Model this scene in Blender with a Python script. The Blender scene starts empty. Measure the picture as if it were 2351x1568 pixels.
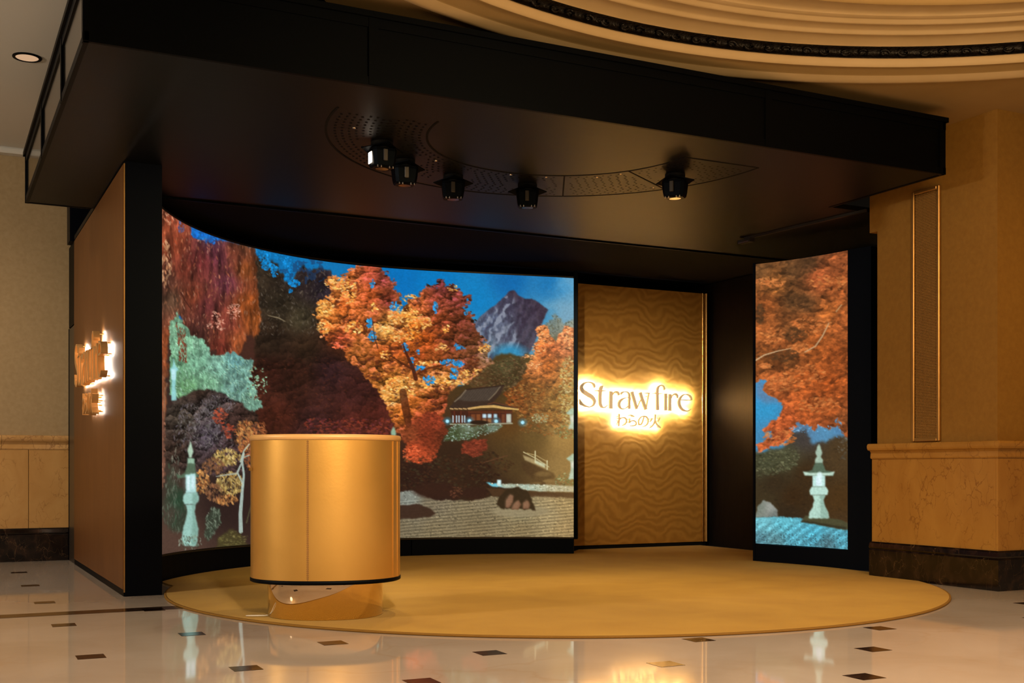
import bpy, math
import numpy as np
from mathutils import Vector, Matrix

SC = bpy.context.scene
COL = SC.collection
rng = np.random.default_rng(3)

# ---------------------------------------------------------------- camera, world, lights, exposure
EYE = .92                                   # eye height in metres
YAW = math.atan2(1335.5, 2667.0)            # the camera looks to the right of the room's depth axis
cam = bpy.data.cameras.new('camera')
cam.sensor_fit = 'HORIZONTAL'
cam.sensor_width = 36.0
cam.lens = 36.0 * 2667.0 / 2351.0
cam.shift_y = (1075.0 - 784.0) / 2351.0     # rising front: level camera, horizon low in the frame
cam.clip_end = 100
camo = bpy.data.objects.new('camera', cam)
camo.location = (0, 0, EYE)
camo.rotation_euler = (math.pi / 2, 0, -YAW)
COL.objects.link(camo)
SC.camera = camo

w = bpy.data.worlds.new('lobby_air'); SC.world = w
w.use_nodes = True
w.node_tree.nodes['Background'].inputs[0].default_value = (1.0, .76, .52, 1)
w.node_tree.nodes['Background'].inputs[1].default_value = .075

vs = SC.view_settings
vs.view_transform = 'Standard'; vs.look = 'None'; vs.exposure = 0.0; vs.gamma = 1.0
vs.use_curve_mapping = False


def lamp(name, kind, loc, energy, color, aim=None, size=.1, angle=90, blend=1.0, parent=None):
    l = bpy.data.lights.new(name, kind)
    l.energy = energy; l.color = color
    if kind == 'AREA':
        l.shape = 'DISK'; l.size = size
    else:
        l.shadow_soft_size = size
    if kind == 'SPOT':
        l.spot_size = math.radians(angle); l.spot_blend = blend
    o = bpy.data.objects.new(name, l)
    o.location = loc
    if aim is not None:
        o.rotation_euler = (Vector(aim) - Vector(loc)).to_track_quat('-Z', 'Y').to_euler()
    COL.objects.link(o)
    return o


WARM = (1.0, .77, .56)
cy = SC.cycles
cy.max_bounces = 6; cy.diffuse_bounces = 3; cy.glossy_bounces = 4; cy.transmission_bounces = 2
cy.use_adaptive_sampling = True; cy.adaptive_threshold = .03
cy.sample_clamp_indirect = 4.0; cy.caustics_reflective = False; cy.caustics_refractive = False
# unseen lamps added for lobby light: spots, a left fill and a dome fill
lamp('lobby_fill_spot', 'SPOT', (-1.2, 4.6, 3.95), 300, WARM, (-1.0, 5.4, 0), .12, 110)
lamp('lobby_fill_spot', 'SPOT', (-.4, 9.9, 3.98), 150, WARM, (-.1, 11.6, .6), .10, 110)
lamp('lobby_fill_spot', 'SPOT', (1.6, 2.9, 3.5), 330, WARM, (1.9, 4.5, 0), .12, 90)
lamp('lobby_fill_spot', 'SPOT', (1.15, 1.5, 3.3), 1150, (1, .76, .46), (2.22, 6.8, .72), .16, 17)  # narrow spot added to put a highlight on the counter front
lamp('lobby_fill_spot', 'SPOT', (8.3, 3.6, 3.5), 75, (1, .52, .12), (7.7, 6.1, .5), .12, 100)
lamp('lobby_fill_spot', 'SPOT', (5.0, 2.6, 3.5), 400, WARM, (4.9, 4.3, 0), .12, 88)
lamp('left_fill_light', 'POINT', (-4.2, 6.4, 3.0), 640, (1, .84, .66), None, .35)  # point fill added for the left ceiling and walls, no lantern there
lamp('dome_fill_light', 'POINT', (4.04, 2.41, 3.05), 285, (1, .66, .32), None, .45)  # point fill added for the dome and pier, no fixture there
# ---------------------------------------------------------------- pictures shown on the two display screens
class Canvas:
    """small painter: a float RGB picture (display values 0..1) painted with ragged fills and leaf dabs"""
    def __init__(s, x0, y0, x1, y1, seed):
        s.x0, s.y0 = x0, y0
        s.w, s.h = x1 - x0, y1 - y0
        s.img = np.zeros((s.h, s.w, 3))
        s.Y, s.X = np.mgrid[y0:y1, x0:x1].astype(float)
        s.rng = np.random.default_rng(seed)

    def noise(s, scale, octaves=3, sy=1.0, box=None):
        """smooth value noise in -1..1 (of the whole canvas or of one box of it)"""
        y0, y1, x0, x1 = box or (0, s.h, 0, s.w)
        h, w = y1 - y0, x1 - x0
        def wts(n, sc):
            f = np.arange(n) / sc; i = f.astype(int); t = f - i
            return i, (t * t * (3 - 2 * t)).astype(np.float32)
        out = 0; amp = 1.0; tot = 0
        for o in range(octaves):
            sc = max(scale / 2 ** o, 1.5)
            iy, ty = wts(h, max(sc * sy, 1.5)); ix, tx = wts(w, sc)
            g = s.rng.random((iy[-1] + 2, ix[-1] + 2), dtype=np.float32)
            g = g[iy] * (1 - ty[:, None]) + g[iy + 1] * ty[:, None]
            out = out + np.float32(amp) * (g[:, ix] * (1 - tx) + g[:, ix + 1] * tx)
            tot += amp; amp *= .55
        return out * np.float32(2 / tot) - 1

    def puffs(s, scale, asp=.75):
        """clumps of foliage lit from above: -1 at the foot of a clump, 1 at its crown"""
        X = (s.X - s.x0) + scale * .5 * s.noise(scale * .7, 2); Y = (s.Y - s.y0) + scale * .5 * s.noise(scale * .7, 2)
        gx, gy = X / scale, Y / (scale * asp)
        ix, iy = np.floor(gx).astype(int), np.floor(gy).astype(int)
        n = 64
        J = s.rng.random((n, n, 2))
        best = np.full(X.shape, 9e9); val = np.zeros(X.shape)
        for dy in (-1, 0, 1):
            for dx in (-1, 0, 1):
                j = J[(iy + dy) % n, (ix + dx) % n]
                px = ix + dx + j[..., 0]; py = iy + dy + j[..., 1]
                d = (gx - px) ** 2 + (gy - py) ** 2
                k = d < best
                best = np.where(k, d, best)
                val = np.where(k, (py - gy) * 1.3 + (px - gx) * .5, val)
        return np.clip(val - best * .5 + .12, -1, 1)

    def poly(s, pts, rough=0, scale=12, soft=1.0):
        """0..1 mask of a polygon with a ragged edge"""
        m = np.zeros((s.h, s.w))
        g = int(rough * 1.2 + soft * 3 + 3)
        xs = [p[0] for p in pts]; ys = [p[1] for p in pts]
        x0, x1 = max(int(min(xs)) - g - s.x0, 0), min(int(max(xs)) + g - s.x0, s.w)
        y0, y1 = max(int(min(ys)) - g - s.y0, 0), min(int(max(ys)) + g - s.y0, s.h)
        if x1 <= x0 or y1 <= y0: return m
        X, Y = s.X[y0:y1, x0:x1], s.Y[y0:y1, x0:x1]
        if rough:
            X = X + rough * 1.3 * s.noise(scale, 3, 1., (y0, y1, x0, x1)); Y = Y + rough * 1.3 * s.noise(scale, 3, 1., (y0, y1, x0, x1))
        ins = np.zeros(X.shape, bool)
        n = len(pts)
        for i in range(n):
            xa, ya = pts[i]; xb, yb = pts[(i + 1) % n]
            if ya == yb: continue
            ins ^= ((ya > Y) != (yb > Y)) & (X < (xb - xa) * (Y - ya) / (yb - ya) + xa)
        m[y0:y1, x0:x1] = s.blur(ins.astype(float), soft)
        return m

    def blur(s, m, r):
        r = int(round(r))
        for _ in range(2):
            if r < 1: break
            for ax in (0, 1):
                p = np.pad(m, [(r, r) if a == ax else (0, 0) for a in (0, 1)], mode='edge')
                c = np.cumsum(p, axis=ax)
                z = np.zeros_like(np.take(c, [0], axis=ax))
                c = np.concatenate([z, c], axis=ax)
                k = 2 * r + 1
                m = (np.take(c, range(k, c.shape[ax]), axis=ax) - np.take(c, range(0, c.shape[ax] - k), axis=ax)) / k
        return m

    def ell(s, cx, cy, rx, ry, soft=.3):
        m = np.zeros((s.h, s.w)); k = 1 + soft
        x0, x1 = max(int(cx - rx * k) - s.x0, 0), min(int(cx + rx * k) + 2 - s.x0, s.w)
        y0, y1 = max(int(cy - ry * k) - s.y0, 0), min(int(cy + ry * k) + 2 - s.y0, s.h)
        if x1 > x0 and y1 > y0:
            d = np.hypot((s.X[y0:y1, x0:x1] - cx) / rx, (s.Y[y0:y1, x0:x1] - cy) / ry)
            m[y0:y1, x0:x1] = np.clip((1 - d) / soft + .5, 0, 1)
        return m

    def over(s, mask, col, a=1.0):
        mask = np.asarray(mask, float)
        r = np.nonzero(mask.any(1))[0]; q = np.nonzero(mask.any(0))[0]
        if len(r) == 0: return
        sl = (slice(r[0], r[-1] + 1), slice(q[0], q[-1] + 1))
        col = np.asarray(col, float)
        col = col[None, None] / 255. if col.ndim == 1 else col[sl]
        k = (mask[sl] * a)[..., None]
        s.img[sl] = s.img[sl] * (1 - k) + col * k

    def field(s, cps, p=3.0):
        """smooth colour field from (x, y, (r,g,b)) control points, worked out on every fourth pixel"""
        X, Y = s.X[::4, ::4], s.Y[::4, ::4]
        num = 0; den = 0
        for x, y, c in cps:
            w = 1 / (((X - x) ** 2 + (Y - y) ** 2) + 90) ** (p / 2)
            den = den + w
            num = num + w[..., None] * (np.array(c, float) / 255)
        f = num / den[..., None]
        for ax, n in ((0, s.h), (1, s.w)):
            t = np.arange(n) / 4; i = t.astype(int); j = np.minimum(i + 1, f.shape[ax] - 1); t = (t - i).reshape((-1, 1, 1) if ax == 0 else (1, -1, 1))
            f = np.take(f, i, ax) * (1 - t) + np.take(f, j, ax) * t
        return f

    def mod(s, mask, n, amt):
        s.img = np.clip(s.img * (1 + (mask * n * amt)[..., None]), 0, 1)

    def dabs(s, mask, n, cols, size=(2, 4), aspect=.5, ang=(-.6, .6), alpha=(.4, .9), field=None, jit=.25, thr=.3):
        """leaf-like dabs dropped where the mask allows"""
        k = 0; tries = 0
        cols = [np.array(c, float) / 255 for c in cols] if cols else None
        ys, xs = np.nonzero(mask > thr)
        if len(xs) == 0: return
        sel = s.rng.integers(0, len(xs), n)
        order = np.argsort(ys[sel] + s.rng.random(n) * 40)
        for q in sel[order]:
            x, y = xs[q], ys[q]
            L = s.rng.uniform(*size); W = max(L * aspect, .7)
            a = s.rng.uniform(*ang)
            r = int(L) + 2
            xa, xb, ya, yb = max(x - r, 0), min(x + r + 1, s.w), max(y - r, 0), min(y + r + 1, s.h)
            gx = np.arange(xa, xb)[None, :] - x; gy = np.arange(ya, yb)[:, None] - y
            ca, sa = math.cos(a), math.sin(a)
            d = ((gx * ca + gy * sa) / L) ** 2 + ((-gx * sa + gy * ca) / W) ** 2
            m = np.clip((1.1 - d) * 2.2, 0, 1) * s.rng.uniform(*alpha)
            c = field[y, x] if field is not None else cols[s.rng.integers(len(cols))]
            c = c * (1 + s.rng.uniform(-jit, jit))
            t = s.img[ya:yb, xa:xb]
            t += (c - t) * m[..., None]
        np.clip(s.img, 0, 1, out=s.img)

    def line(s, pts, w, col, a=1.0):
        m = np.zeros((s.h, s.w))
        w = [w] * len(pts) if not isinstance(w, (list, tuple)) else w
        for i in range(len(pts) - 1):
            (xa, ya), (xb, yb) = pts[i], pts[i + 1]
            r = max(w) + 3
            x0, x1 = int(max(min(xa, xb) - r - s.x0, 0)), int(min(max(xa, xb) + r - s.x0, s.w))
            y0, y1 = int(max(min(ya, yb) - r - s.y0, 0)), int(min(max(ya, yb) + r - s.y0, s.h))
            if x1 <= x0 or y1 <= y0: continue
            X = s.X[y0:y1, x0:x1]; Y = s.Y[y0:y1, x0:x1]
            dx, dy = xb - xa, yb - ya
            t = np.clip(((X - xa) * dx + (Y - ya) * dy) / (dx * dx + dy * dy + 1e-6), 0, 1)
            d = np.hypot(X - xa - t * dx, Y - ya - t * dy)
            ww = w[i] + (w[i + 1] - w[i]) * t
            m[y0:y1, x0:x1] = np.maximum(m[y0:y1, x0:x1], np.clip(ww / 2 - d + .7, 0, 1))
        s.over(m, col, a)

    def lantern(s, x, top, bot, sc):
        """stone garden lantern: finial, hipped roof, lit box, waisted pedestal"""
        H = bot - top
        def y(t): return top + t * H
        P = lambda pts: [(x + px * sc, y(t)) for px, t in pts]
        s.over(s.poly(P([(0, .0), (5, .06), (8, .12), (5, .18), (9, .21), (9, .27), (-9, .27), (-9, .21), (-5, .18), (-8, .12), (-4, .05)]), 1, 5), (165, 190, 170))
        s.over(s.poly(P([(-9, .26), (9, .26), (16, .36), (36, .385), (33, .43), (-33, .43), (-36, .385), (-16, .36)]), 1, 5), (84, 104, 84))
        s.over(s.poly(P([(-37, .375), (-20, .395), (20, .395), (37, .375), (33, .43), (-33, .43)])), (196, 224, 206), .95)
        s.over(s.poly(P([(-15, .43), (15, .43), (15, .58), (-15, .58)])), (192, 230, 222))
        s.over(s.poly(P([(-7, .45), (7, .45), (7, .56), (-7, .56)])), (222, 244, 250))
        s.over(s.poly(P([(-17, .58), (17, .58), (22, .63), (20, .69), (-20, .69), (-22, .63)])), (186, 222, 208))
        s.over(s.poly(P([(-15, .69), (15, .69), (11, .76), (14, .84), (22, .92), (24, 1.), (-24, 1.), (-22, .92), (-14, .84), (-11, .76)]), 1, 6), (178, 214, 198))
        s.over(s.poly(P([(3, .69), (15, .69), (11, .76), (14, .84), (22, .92), (24, 1.), (4, 1.)]), 1, 6), (118, 152, 136), .5)


def stops(c, pts):
    return c.field(pts)


def paint_garden():
    c = Canvas(360, 450, 1325, 1290, 11)
    R = c.rng
    # sky
    c.img[:] = c.field([(640, 570, (12, 110, 172)), (800, 610, (16, 116, 178)), (920, 640, (6, 112, 184)), (1000, 640, (4, 120, 190)),
                        (1090, 690, (14, 126, 190)), (1170, 640, (16, 104, 170)), (1260, 650, (30, 118, 178)), (1300, 650, (58, 146, 200)),
                        (1300, 720, (108, 160, 190)), (1260, 730, (60, 140, 184)), (440, 520, (26, 96, 178)), (1060, 760, (60, 150, 190)),
                        (930, 860, (40, 110, 170)), (1300, 770, (150, 160, 150))])
    n = c.noise(70, 4, .6)
    c.over(np.clip(n * 1.4 + (c.X - 1230) / 90 - .2, 0, 1) * (c.Y < 790), (118, 168, 196), .55)
    # mountain
    mt = c.poly([(1085, 745), (1108, 722), (1140, 697), (1160, 678), (1172, 667), (1182, 667), (1192, 678), (1206, 686), (1222, 685), (1240, 697),
                 (1258, 712), (1248, 735), (1238, 760), (1225, 790), (1205, 830), (1110, 830), (1090, 790)], 1.5, 10)
    c.over(mt, c.field([(1120, 740, (84, 94, 118)), (1110, 800, (92, 114, 132)), (1165, 690, (70, 68, 88)), (1178, 672, (60, 48, 62)), (1215, 720, (62, 54, 70)),
                        (1240, 710, (60, 48, 64)), (1205, 770, (66, 62, 78)), (1150, 770, (98, 104, 122)), (1140, 810, (104, 126, 138))]))
    rid = c.noise(11, 3, 2.4)
    u = (c.X + .62 * c.Y) * .16
    st = np.sin(u * 1.5 + 4 * c.noise(22, 3)) * .7 + rid * 1.2
    lft = c.poly([(1085, 750), (1140, 697), (1172, 668), (1184, 690), (1178, 730), (1188, 770), (1198, 830), (1090, 830)], 5, 14, 3)
    c.mod(mt, c.noise(5, 3, 1.4), .3)
    c.over(mt * lft * np.clip(st * 1.6 - .1, 0, 1), (146, 152, 168), .8)
    c.over(mt * lft * np.clip(-st - .1, 0, 1), (58, 54, 72), .75)
    c.over(mt * (1 - lft) * np.clip(st, 0, 1), (92, 78, 92), .4)
    c.over(mt * (1 - lft) * np.clip(-st, 0, 1), (48, 36, 52), .5)
    c.over(c.ell(1172, 812, 34, 20, .9), (46, 142, 186), .9)
    # far conifers at the right
    g = c.poly([(1248, 760), (1262, 735), (1275, 722), (1290, 735), (1302, 742), (1325, 735), (1325, 860), (1240, 860)], 8, 10, 2)
    c.over(g, c.field([(1265, 745, (112, 124, 118)), (1300, 745, (150, 158, 146)), (1270, 790, (104, 96, 70)), (1310, 800, (150, 110, 76))]), .9)
    c.dabs(g, 700, [(88, 100, 88), (130, 140, 126), (84, 84, 66)], (2, 4), .4, (-1.6, 1.6), (.3, .6))

    # the ground mass behind the garden, from brown to olive
    gm = c.poly([(320, 760), (600, 700), (760, 760), (900, 900), (1010, 900), (1080, 880), (1140, 815), (1230, 812), (1370, 800), (1370, 1340), (320, 1340)], 10, 20, 2)
    gm_f = c.field([(400, 1100, (62, 50, 42)), (400, 1240, (82, 60, 50)), (470, 960, (48, 36, 34)), (520, 1150, (44, 30, 28)), (640, 900, (72, 38, 30)),
                    (700, 820, (66, 40, 30)), (720, 960, (66, 34, 32)), (800, 960, (78, 40, 36)), (860, 900, (100, 48, 24)), (960, 1100, (44, 26, 20)),
                    (1040, 1060, (52, 34, 22)), (1100, 1100, (48, 30, 20)), (1180, 1060, (78, 58, 32)), (1230, 1000, (98, 74, 36)), (1290, 1000, (160, 124, 66)),
                    (1305, 900, (158, 118, 58)), (1250, 880, (104, 76, 34)), (1180, 850, (74, 62, 34)), (1120, 880, (66, 50, 28)), (1180, 960, (92, 60, 26)),
                    (1290, 1080, (146, 116, 66)), (1240, 1130, (88, 66, 38)), (1150, 1140, (52, 36, 24)), (1000, 1150, (46, 28, 22))])
    c.over(gm, gm_f)

    # dark firs and maroon maples between the red tree and the orange tree
    dk = c.poly([(580, 590), (610, 590), (640, 612), (650, 650), (668, 655), (690, 612), (715, 622), (745, 618), (760, 632), (760, 700), (800, 780), (860, 860), (900, 930),
                 (905, 1010), (560, 1010), (565, 900), (590, 800)], 9, 12, 2)
    dkf = c.field([(600, 640, (58, 46, 34)), (650, 700, (60, 50, 36)), (700, 650, (56, 44, 44)), (740, 660, (52, 42, 52)), (690, 730, (76, 66, 46)), (620, 780, (58, 42, 30)),
                   (620, 860, (74, 36, 26)), (680, 860, (68, 36, 26)), (760, 850, (64, 36, 38)), (700, 800, (62, 42, 28)), (820, 900, (78, 38, 34)), (640, 960, (84, 38, 26)),
                   (720, 980, (70, 38, 36)), (780, 790, (80, 42, 26)), (850, 960, (104, 44, 34)), (800, 1000, (96, 42, 34))])
    c.over(dk, dkf)
    dkf = np.clip(dkf * (.74 + .16 * c.puffs(44) + .12 * c.puffs(15) + .25 * c.noise(40, 3))[..., None], 0, 1)
    c.over(dk, dkf)
    c.dabs(dk, 4500, None, (2, 6), .45, (.6, 2.2), (.15, .5), dkf, .3)
    c.dabs(dk * (c.Y < 770), 420, [(120, 108, 96), (96, 84, 66)], (2, 5), .3, (.5, 2.4), (.2, .5))
    c.dabs(dk * (c.Y > 820), 900, [(84, 40, 26), (96, 46, 30), (70, 34, 32)], (2, 4), .5, (-.8, .8), (.15, .4))
    c.dabs(dk * (c.Y > 960) * (c.X > 700), 500, [(136, 52, 36), (112, 50, 54), (150, 66, 42)], (2, 5), .5, (-.8, .8), (.2, .55))
    # blue sky holes in the firs
    for cx, cy, rx, ry, k in ((607, 588, 12, 14, 90), (612, 608, 10, 10, 60), (630, 622, 7, 12, 40), (640, 590, 8, 8, 40), (660, 612, 9, 20, 90), (662, 640, 8, 8, 30), (676, 650, 11, 7, 60), (668, 668, 5, 4, 14), (585, 575, 8, 8, 40)):
        m = c.ell(cx, cy, rx, ry, .8)
        c.dabs(m, k, [(14, 120, 186), (20, 132, 200)], (1.5, 4), .6, (-1.6, 1.6), (.6, 1))
    c.line([(615, 724), (640, 730), (655, 738)], [1, 3, 1], (140, 124, 96), .8)
    c.over(c.noise(9, 2) * c.ell(700, 622, 46, 24, .8) > .1, (30, 60, 100), .6)

    # red weeping trees on the left
    rd = c.poly([(320, 400), (420, 470), (440, 520), (470, 560), (560, 556), (583, 570), (586, 640), (592, 720), (598, 755), (585, 775), (560, 760), (556, 800), (545, 820),
                 (500, 820), (480, 780), (430, 760), (412, 720), (400, 740), (384, 800), (380, 960), (360, 1060), (320, 1060)], 8, 14, 2)
    rf = c.field([(375, 520, (146, 70, 44)), (395, 560, (122, 54, 34)), (420, 620, (112, 50, 36)), (385, 640, (98, 58, 44)), (460, 600, (104, 44, 42)), (500, 590, (94, 44, 54)),
                  (520, 650, (96, 46, 56)), (540, 580, (110, 56, 40)), (565, 620, (118, 62, 30)), (570, 700, (140, 70, 30)), (590, 740, (150, 78, 34)), (480, 700, (92, 42, 42)),
                  (440, 680, (116, 54, 36)), (520, 740, (108, 50, 40)), (460, 760, (80, 44, 38)), (510, 800, (104, 44, 34)), (375, 800, (132, 66, 36)), (372, 900, (104, 62, 40)),
                  (395, 690, (84, 60, 44)), (380, 560, (140, 66, 40)), (410, 500, (132, 64, 44)), (560, 560, (92, 56, 36)), (490, 550, (84, 50, 70)), (550, 790, (150, 78, 42))])
    c.over(rd, rf)
    rf = np.clip(rf * (.95 + .6 * c.noise(9, 3, 6) + .16 * c.puffs(46, 1.3))[..., None], 0, 1)
    c.over(rd, rf)
    c.dabs(rd, 7000, None, (4, 11), .22, (1.2, 1.95), (.15, .5), rf, .35)
    c.dabs(rd, 500, [(190, 120, 84), (168, 96, 62), (176, 130, 104)], (2, 6), .3, (1., 2.1), (.2, .6))
    c.dabs(c.ell(378, 600, 14, 46, .8), 70, [(208, 160, 118), (190, 130, 90)], (3, 8), .35, (1, 2.2), (.4, .8))
    c.dabs(c.ell(385, 495, 14, 20, .8), 40, [(206, 150, 116), (190, 120, 84)], (2, 5), .4, (1, 2.2), (.4, .8))
    for cx, cy, rx, ry, k in ((538, 715, 14, 16, 60), (495, 730, 10, 14, 34), (508, 745, 8, 12, 24), (482, 748, 6, 6, 12), (460, 545, 14, 10, 30)):
        c.dabs(c.ell(cx, cy, rx, ry, .8), k, [(200, 140, 116), (184, 110, 90), (214, 160, 136)], (1.5, 4), .5, (-1.2, 1.2), (.5, .9))
    c.dabs(c.ell(462, 533, 20, 14, .6), 150, [(30, 118, 200), (22, 100, 190)], (3, 6), .7, (-1.6, 1.6), (.6, 1))
    c.dabs(c.ell(489, 545, 10, 14, .8), 40, [(30, 110, 196), (24, 90, 170)], (2, 4), .6, (-1.6, 1.6), (.5, 1))
    c.dabs(c.ell(416, 518, 6, 16, .8), 36, [(90, 120, 190), (60, 90, 160)], (1.5, 3), .6, (1, 2), (.4, .8))
    c.line([(415, 672), (425, 690), (440, 712)], [3, 2.4, 1.4], (70, 34, 26), .9)

    # pale green shrubs lit behind
    te = c.poly([(390, 740), (402, 735), (408, 715), (418, 740), (430, 755), (440, 772), (462, 778), (478, 800), (488, 818), (512, 815), (535, 808), (560, 825), (580, 828),
                 (578, 850), (572, 872), (586, 890), (592, 912), (600, 930), (575, 952), (555, 935), (515, 905), (480, 895), (440, 905), (410, 915), (392, 905)], 5, 8, 1)
    tf = c.field([(400, 760, (116, 160, 128)), (420, 800, (120, 168, 134)), (450, 830, (118, 168, 138)), (500, 840, (124, 170, 150)), (540, 830, (100, 150, 148)), (565, 850, (112, 156, 142)),
                  (480, 880, (112, 158, 124)), (430, 890, (96, 140, 96)), (540, 890, (100, 138, 128)), (580, 920, (110, 150, 130)), (410, 840, (100, 148, 110))])
    c.over(te, tf)
    tf = np.clip(tf * (1 + .14 * c.puffs(34, 1.2) + .35 * c.noise(5, 2, 2.5))[..., None], 0, 1)
    c.over(te, tf)
    c.dabs(te, 1900, None, (2, 5), .4, (.3, 1.9), (.3, .7), tf, .28)
    c.dabs(te, 700, [(168, 208, 180), (150, 196, 168), (80, 120, 92)], (2, 4), .35, (.3, 1.9), (.3, .7))
    c.dabs(c.poly([(405, 740), (425, 760), (430, 830), (412, 830)], 3, 8), 120, [(130, 60, 40), (110, 50, 34)], (2, 5), .4, (1, 2), (.4, .8))
    c.dabs(c.ell(590, 880, 20, 34, .9) * (c.noise(5, 2) > .1), 120, [(150, 196, 160), (130, 176, 140), (96, 50, 34)], (1.5, 3.5), .6, (-1, 1), (.5, .9))
    c.over(c.poly([(393, 920), (395, 860), (390, 850), (397, 838), (398, 820), (402, 838), (410, 848), (404, 856), (403, 890), (406, 920)], 1, 4), (150, 214, 214), .95)
    c.over(c.poly([(394, 848), (404, 848), (404, 872), (394, 872)]), (186, 232, 238))
    c.line([(377, 960), (378, 900), (384, 880)], 2, (130, 96, 74), .8)

    # big orange maples, crown by crown: dark mass first, then lit clusters
    om = c.poly([(752, 645), (770, 640), (790, 645), (800, 628), (818, 612), (850, 607), (872, 614), (890, 638), (902, 660), (915, 684), (902, 705), (912, 722), (935, 706),
                 (938, 690), (965, 680), (975, 662), (990, 664), (1000, 666), (1008, 642), (1016, 646), (1022, 662), (1040, 662), (1058, 670), (1064, 684), (1078, 672), (1078, 686), (1060, 700),
                 (1066, 716), (1082, 728), (1088, 744), (1100, 770), (1108, 790), (1122, 800), (1120, 824), (1140, 838), (1110, 858), (1090, 880), (1060, 880), (1030, 900), (1020, 950),
                 (1010, 1000), (930, 1010), (905, 980), (890, 930), (870, 900), (850, 880), (830, 850), (800, 825), (790, 800), (770, 798), (752, 780), (738, 760), (733, 735), (726, 712), (735, 700), (745, 688), (756, 695), (762, 670)], 6, 9, 1)
    of = c.field([(745, 710, (226, 146, 62)), (760, 650, (220, 130, 60)), (760, 740, (222, 118, 46)), (800, 640, (208, 108, 48)), (790, 700, (214, 104, 40)), (850, 630, (176, 78, 46)),
                  (880, 640, (130, 58, 44)), (890, 690, (120, 50, 34)), (850, 680, (184, 84, 36)), (820, 740, (204, 104, 44)), (780, 780, (196, 84, 46)), (860, 740, (170, 84, 40)), (820, 800, (170, 96, 40)), (850, 830, (150, 82, 34)),
                  (905, 740, (206, 128, 56)), (880, 755, (226, 164, 80)), (930, 720, (228, 140, 52)), (950, 760, (230, 120, 34)), (960, 700, (196, 98, 46)), (1000, 690, (148, 66, 42)), (1015, 660, (110, 48, 42)),
                  (1050, 690, (126, 56, 40)), (1010, 740, (130, 58, 26)), (1050, 740, (108, 50, 28)), (1080, 760, (100, 50, 30)), (980, 780, (178, 78, 26)), (1030, 790, (100, 46, 24)), (1090, 800, (112, 64, 34)),
                  (920, 800, (180, 84, 30)), (880, 810, (168, 80, 28)), (960, 820, (150, 66, 24)), (1010, 830, (150, 72, 30)), (1070, 830, (126, 68, 38)), (1115, 815, (140, 104, 70)), (890, 870, (186, 108, 40)), (920, 890, (220, 146, 62)),
                  (960, 880, (200, 124, 56)), (1010, 870, (226, 150, 70)), (1060, 870, (196, 124, 66)), (900, 910, (214, 146, 66)), (950, 920, (184, 96, 34)), (990, 930, (160, 76, 32)), (1020, 920, (130, 62, 30)),
                  (920, 950, (196, 106, 36)), (960, 970, (140, 58, 30)), (910, 1000, (150, 74, 40)), (1000, 980, (126, 52, 30))])
    c.over(om, of)
    pf = c.puffs(34, .62) * .8 + c.puffs(15, .62) * .5 + c.noise(5, 2) * .5 - .08
    of = np.clip(of * (1 + .55 * pf)[..., None], 0, 1); of[..., 2] *= 1 + .5 * np.clip(pf, 0, 1); of = np.clip(of, 0, 1)
    c.over(om, of)
    c.dabs(om, 8000, None, (1.5, 4.5), .5, (-.7, .7), (.25, .65), of, .3)
    # shade pockets and light clusters
    sh = om * (c.noise(22, 2) < -.28)
    c.dabs(sh, 1100, [(88, 40, 20), (104, 46, 22), (70, 34, 24)], (2, 6), .5, (-.8, .8), (.25, .6))
    for cx, cy, rx, ry, k in ((745, 708, 18, 16, 90), (775, 650, 24, 12, 80), (745, 752, 14, 12, 60), (800, 668, 16, 26, 80), (812, 752, 18, 12, 60), (880, 752, 22, 12, 90), (925, 722, 30, 20, 120),
                              (918, 772, 30, 12, 80), (960, 742, 26, 18, 80), (1015, 800, 12, 10, 30), (1050, 872, 22, 10, 80), (1000, 880, 30, 12, 110), (920, 880, 30, 14, 110), (890, 905, 18, 12, 60), (930, 905, 36, 8, 70),
                              (990, 835, 14, 6, 30), (885, 815, 10, 8, 24), (1025, 755, 9, 8, 24), (860, 705, 8, 10, 24), (965, 835, 10, 6, 24), (1040, 660, 14, 6, 20), (940, 685, 14, 8, 34), (1110, 800, 14, 10, 40), (1085, 855, 24, 8, 50)):
        c.dabs(c.ell(cx, cy, rx, ry, .9) * (c.noise(7, 2) > -.25), k, [(250, 186, 98), (246, 168, 76), (238, 150, 60), (252, 206, 130)], (1.5, 4.5), .5, (-.7, .7), (.4, .9))
    halo_ = np.clip(c.blur(om, 9) * 2.2, 0, 1) * (1 - om) * (c.Y < 800) * (c.noise(7, 2) > .12)
    c.dabs(halo_, 420, None, (1.5, 5), .45, (-.7, .7), (.6, 1), of, .3, thr=.3)
    # sky peeking through the maples
    for cx, cy, rx, ry, k in ((848, 741, 6, 10, 40), (855, 772, 8, 10, 50), (855, 652, 5, 8, 18), (903, 702, 8, 10, 34), (1000, 706, 5, 12, 26), (932, 800, 5, 8, 22), (946, 832, 4, 12, 26), (965, 844, 9, 5, 26), (952, 850, 3, 6, 12),
                              (1035, 832, 22, 6, 70), (1055, 836, 10, 5, 26), (1041, 858, 9, 12, 60), (985, 873, 12, 9, 60), (1050, 795, 8, 5, 16), (1058, 800, 10, 3, 16), (930, 790, 6, 4, 8), (1070, 720, 4, 4, 8), (960, 808, 3, 4, 6)):
        c.dabs(c.ell(cx, cy, rx, ry, .8), k, [(22, 140, 206), (46, 156, 216), (60, 130, 190)], (1.5, 3.5), .7, (-1.6, 1.6), (.6, 1))
    # twigs and trunks
    c.line([(955, 870), (948, 845), (932, 810), (925, 790)], [9, 8, 5, 2], (70, 30, 18), .9)
    c.line([(950, 850), (920, 832), (895, 815)], [5, 3, 1.5], (76, 34, 18), .8)
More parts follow.
